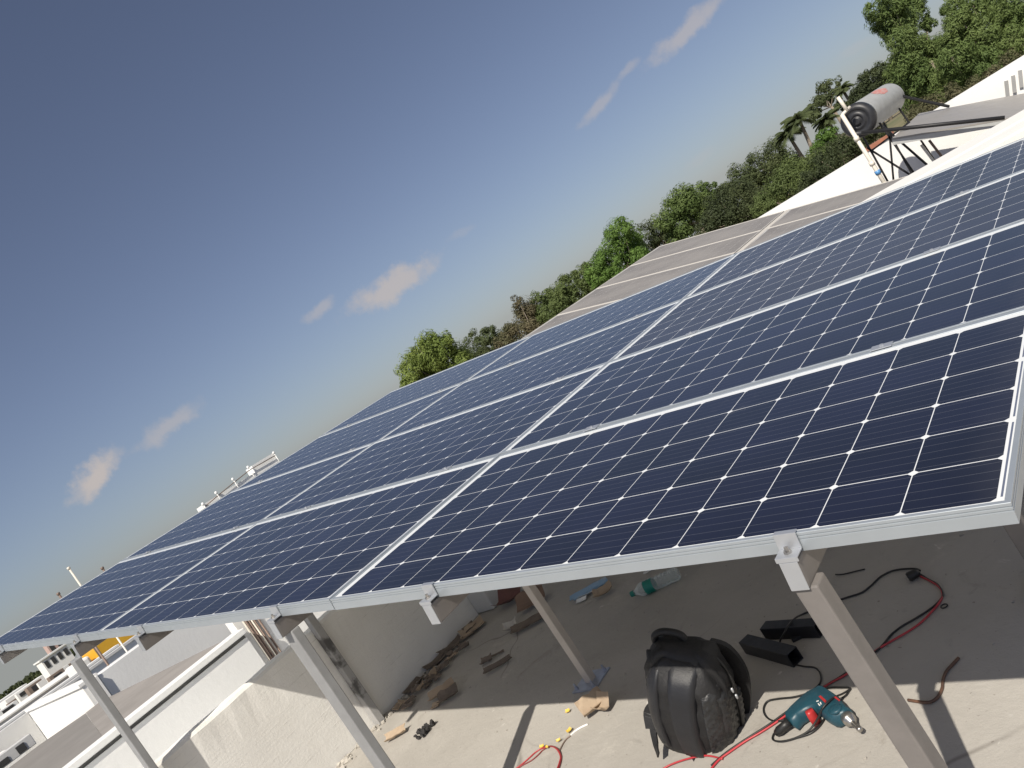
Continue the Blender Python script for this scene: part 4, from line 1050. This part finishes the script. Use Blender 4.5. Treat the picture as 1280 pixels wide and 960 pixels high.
b = B(); b.box((0, 0, 0), (.05, .028, .012), Matrix.Translation(c7(255, 405, .001)) @ Matrix.Rotation(.5, 4, 'Z')); tag(b.obj('bracket_scrap', M['tube_black'], bevel=.002), 'small flat black bracket between the two square pipe pieces', 'bracket')

# --- water bottle ---------------------------------------------------
ba, bb_ = fl(789, 743, .036), fl(848, 716, .036); bd = (bb_ - ba); BL = bd.length; bd.normalize(); r_ = .0365
bo = thing('water_bottle', 'clear plastic water bottle with green cap and label lying on the shaded floor', 'bottle', (ba.x, ba.y, 0))
prof = [(.014, .0135), (.026, .0135), (.032, .016), (.052, .028), (.066, r_), (.090, r_)]
for k in range(9): prof += [(.150 + k * .0125, r_ - (.003 if k % 2 else 0)), (.155 + k * .0125, r_ - (.003 if k % 2 else 0))]
prof += [(BL - .012, r_), (BL - .002, r_ - .008), (BL, r_ - .02)]
b = B(); b.lathe(prof, ba, bd, 28, caps=False); b.obj('bottle_body', M['clear'], bo)
b = B(); b.lathe([(-.002, .0145), (0, .0155), (.020, .0155), (.021, .0135)], ba, bd, 24); b.obj('cap', M['bottle_green'], bo)
b = B(); b.lathe([(.092, r_ + .0008), (.146, r_ + .0008)], ba, bd, 28, caps=False); b.obj('label_band', M['bottle_green'], bo)
for k in range(2):
    b = B()
    vs = []; fs = []
    xx = bd.orthogonal().normalized(); xx = (Vector((0, 0, 1)) - bd * bd.z).normalized(); yy = bd.cross(xx)
    for i in range(6):
        a = -.75 + .12 * i + .05
        for t in (.100 + k * .022, .110 + k * .022): vs.append(ba + bd * t + (xx * math.cos(a) + yy * math.sin(a)) * (r_ + .0016))
    fs = [(2 * i, 2 * i + 1, 2 * i + 3, 2 * i + 2) for i in range(5)]
    b.add(vs, fs, True); b.obj('label_mark', M['white_plastic'], bo)

# --- scraps of cardboard and rubbish ----------------------------------
def scrap(px, py, L, wd, ang, m, label, fold=.25, curl=0.3, tilt=.1, name='cardboard_scrap', cat='cardboard', group=None, z=.004):
    """bent torn sheet: folded across, curled along, with ragged ends"""
    c = fl(px, py); n1, n2 = 5, 4; vs = []; L *= .62; wd *= .68; curl *= .35
    ca, sa = math.cos(ang), math.sin(ang); sd = random.uniform(0, 50)
    for lay in (0, 1):
        for i in range(n1 + 1):
            for j in range(n2 + 1):
                u = (i / n1 - .5); v = (j / n2 - .5)
                uu = u * L * (1 + .16 * mnoise.noise((v * 5 + sd, 1, 2))); vv = v * wd * (1 + .25 * mnoise.noise((u * 4 + sd, 5, 2)))
                h = fold * abs(vv + .12 * wd) + curl * L * u * u + tilt * (v + .5) * wd + (.012 if L > .08 else .002) * abs(mnoise.noise((u * 3 + sd, v * 3, 3)))
                h = max(h, 0) + z + .0035 * lay
                vs.append((c.x + ca * uu - sa * vv, c.y + sa * uu + ca * vv, h))
    n = n2 + 1; N1 = (n1 + 1) * n; fs = []
    for i in range(n1):
        for j in range(n2):
            a = i * n + j; fs += [(a, a + n, a + n + 1, a + 1)[::-1], tuple(N1 + q for q in (a, a + n, a + n + 1, a + 1))]
    ring = [j for j in range(n)] + [i * n + n2 for i in range(1, n1 + 1)] + [n1 * n + j for j in range(n2 - 1, -1, -1)] + [i * n for i in range(n1 - 1, 0, -1)]
    for q in range(len(ring)):
        a, d = ring[q], ring[(q + 1) % len(ring)]; fs.append((a, a + N1, d + N1, d))
    b = B(); b.add(vs, fs); o = b.obj(name, m)
    return tag(o, label, cat, group)
CB, CD = M['cardboard'], M['cardboard_dark']
GW = 'brown scraps along the foot of the rough parapet'
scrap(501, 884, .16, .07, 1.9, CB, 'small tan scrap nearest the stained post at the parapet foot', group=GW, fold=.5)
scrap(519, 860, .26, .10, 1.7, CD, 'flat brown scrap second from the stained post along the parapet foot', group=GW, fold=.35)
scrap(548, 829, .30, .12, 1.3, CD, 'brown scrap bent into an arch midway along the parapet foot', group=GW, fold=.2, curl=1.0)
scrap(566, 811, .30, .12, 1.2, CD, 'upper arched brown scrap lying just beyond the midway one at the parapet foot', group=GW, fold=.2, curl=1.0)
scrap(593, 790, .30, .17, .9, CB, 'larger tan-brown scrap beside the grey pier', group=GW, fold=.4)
for k in range(22):
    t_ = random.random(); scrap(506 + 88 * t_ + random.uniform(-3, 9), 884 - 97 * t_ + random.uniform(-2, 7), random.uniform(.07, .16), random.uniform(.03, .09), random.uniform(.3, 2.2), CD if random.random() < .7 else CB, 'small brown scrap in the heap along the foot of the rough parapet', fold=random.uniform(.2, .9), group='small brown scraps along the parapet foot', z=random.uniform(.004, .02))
scrap(555, 868, .28, .09, .75, CB, 'long folded cardboard strip at the shadow edge, paler of a crossed pair', fold=.9)
scrap(563, 874, .22, .10, .55, CD, 'dark folded cardboard piece of the crossed pair at the shadow edge', fold=.9)
scrap(546, 883, .10, .07, .3, CB, 'small tan flap at the shadow edge under the crossed pair', fold=.2)
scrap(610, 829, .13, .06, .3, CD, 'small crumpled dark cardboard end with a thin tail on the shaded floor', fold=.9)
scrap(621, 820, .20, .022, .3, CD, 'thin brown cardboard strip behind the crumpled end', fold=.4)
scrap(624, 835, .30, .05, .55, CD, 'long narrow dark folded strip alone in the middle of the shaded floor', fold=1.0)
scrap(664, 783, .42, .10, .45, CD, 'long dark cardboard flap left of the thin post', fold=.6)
scrap(668, 757, .34, .20, .5, mat('brown_carton', (.22, .145, .105), .85, 0, (.15, .10, .075), 9, .8), 'reddish brown carton flap partly behind the thin post', fold=.4, tilt=.4)
scrap(641, 788, .16, .09, .4, M['rubble'], 'shredded grey packing next to the long dark flap', fold=.9, curl=1.5, name='shredded_packing', cat='packing')
scrap(641, 753, .34, .24, .2, M['red_sack'], 'faded red sack slumped beyond the grey pier', fold=.7, curl=.9, name='sack', cat='sack')
scrap(497, 922, .22, .07, .55, CB, 'folded tan cardboard piece alone on the sunlit floor by the second post', fold=1.0)
scrap(747, 889, .20, .11, .95, CB, 'folded tan cardboard lying at the end of the white stick', fold=1.0, tilt=.2)
scrap(758, 889, .13, .10, -.2, CB, 'tan cardboard flap standing up against the folded one by the white stick', fold=1.3)
scrap(733, 743, .34, .07, .45, M['blue_card'], 'blue printed carton strip, left of two on the shaded floor', fold=.5, name='carton_strip', cat='carton')
scrap(741, 741, .38, .08, .5, M['blue_card'], 'blue and white printed carton strip, right of two on the shaded floor', fold=.6, name='carton_strip', cat='carton')
scrap(728, 752, .12, .05, .2, M['white_plastic'], 'torn white carton end in front of the blue strips', fold=.4, name='carton_end', cat='carton')
scrap(757, 744, .20, .09, .5, CB, 'curled tan cardboard between the blue strips and the bottle', fold=.8, curl=1.2)
scrap(815, 714, .16, .02, .5, M['white_plastic'], 'thin white plastic strip beside the bottle label', fold=.3, name='plastic_strip', cat='strip')
b = B(); c = fl(533, 916, .0)
for k in range(34):
    p = c + Vector((random.gauss(0, .022), random.gauss(0, .032), .010 + random.random() * .022)); rr_ = random.uniform(.007, .018)
    b.lathe([(-rr_, .002), (-rr_ * .4, rr_ * random.uniform(.5, 1)), (rr_ * .4, rr_ * random.uniform(.5, 1)), (rr_, .002)], p, (random.random() - .5, random.random() - .5, random.random() - .3), 5, False)
tag(b.obj('burnt_lump', M['charcoal']), 'black crumpled lump on the sunlit floor by the second post', 'lump')
scrap(921, 839, .05, .03, .4, M['yellow_tape'], 'small dry yellowish scrap on the shaded floor behind the backpack', fold=.5, name='dry_leaf', cat='leaf')
# crumbs of plaster along the wall foot: uncountable
b = B()
for k in range(420):
    yy = random.uniform(-1.2, 2.1); xx = -4.19 + abs(random.gauss(0, .05)); s_ = random.uniform(.003, .013)
    b.box((-s_, -s_, -s_ * .6), (s_, s_, s_ * .6), Matrix.Translation((xx, yy, s_ * .5 + .001)) @ Matrix.Rotation(random.uniform(0, 3), 4, 'Z') @ Matrix.Rotation(random.uniform(0, .6), 4, 'X'))
for k in range(260):
    xx, yy = random.uniform(-4.0, 1.0), random.uniform(-.4, 3.0); s_ = random.uniform(.0012, .0045)
    b.box((-s_, -s_, -s_ * .6), (s_, s_, s_ * .6), Matrix.Translation((xx, yy, s_ * .5 + .001)) @ Matrix.Rotation(random.uniform(0, 3), 4, 'Z'))
o = b.obj('plaster_crumbs', M['rubble']); o['kind'] = 'stuff'; tag(o, 'pale plaster crumbs strewn along the foot of the rough parapet', 'rubble')

# --- wires with yellow tape near the bottom edge ---------------------------
def c6(x, y, z=.004): return fl(590 + x / 6.737, 860 + y / 6.737, z)
wire('red_wire', [(300, 730), (380, 672), (440, 625), (480, 590), (530, 545), (580, 512), (640, 492), (690, 498), (725, 530), (745, 580), (735, 630), (715, 690), (700, 760)], .0030, M['red_wire'], 'thin red wire bent in a narrow loop under the yellow tape', 'wire', fn=c6)
wire('red_wire', [(330, 730), (410, 660), (500, 610), (560, 560), (600, 520), (660, 488, .009), (720, 512, .009), (752, 570), (748, 620), (728, 690), (715, 760)], .0026, mat('dark_red_insulation', (.22, .03, .03), .45), 'darker red wire doubling the taped wire loop', 'wire', fn=c6)
wire('grey_wire', [(738, 525), (755, 490), (775, 455), (800, 425), (830, 402)], .0028, M['pipe_brown'], 'short grey-brown wire between the red loop and the white stick', 'wire', fn=c6)
wire('white_stick', [(832, 398), (870, 362), (920, 330), (975, 305)], .0042, M['white_plastic'], 'short white plastic stick leading to the folded cardboard', 'stick', fn=c6)
for (x, y, a, s_, lab) in ((600, 510, .3, .020, 'left yellow tape knot on the red wire loop'), (642, 514, -.3, .016, 'right yellow tape knot on the red wire loop'), (832, 376, 1.2, .024, 'yellow tape tied at the lower end of the white stick'), (740, 458, .6, .018, 'twisted yellow tape shred between the red loop and the white stick')):
    p = c6(x, y, 0); scrap(590 + x / 6.737, 860 + y / 6.737, s_ * 1.7, s_ * .75, a, M['yellow_tape'], lab, fold=.9, curl=1.0, name='yellow_tape', cat='tape', z=.006)
scrap(590 + 815 / 6.737, 860 + 210 / 6.737, .035, .02, .3, M['yellow_tape'], 'pale yellow wrapper crumb alone on the sunlit floor near the shadow edge', fold=.9, name='wrapper', cat='wrapper')
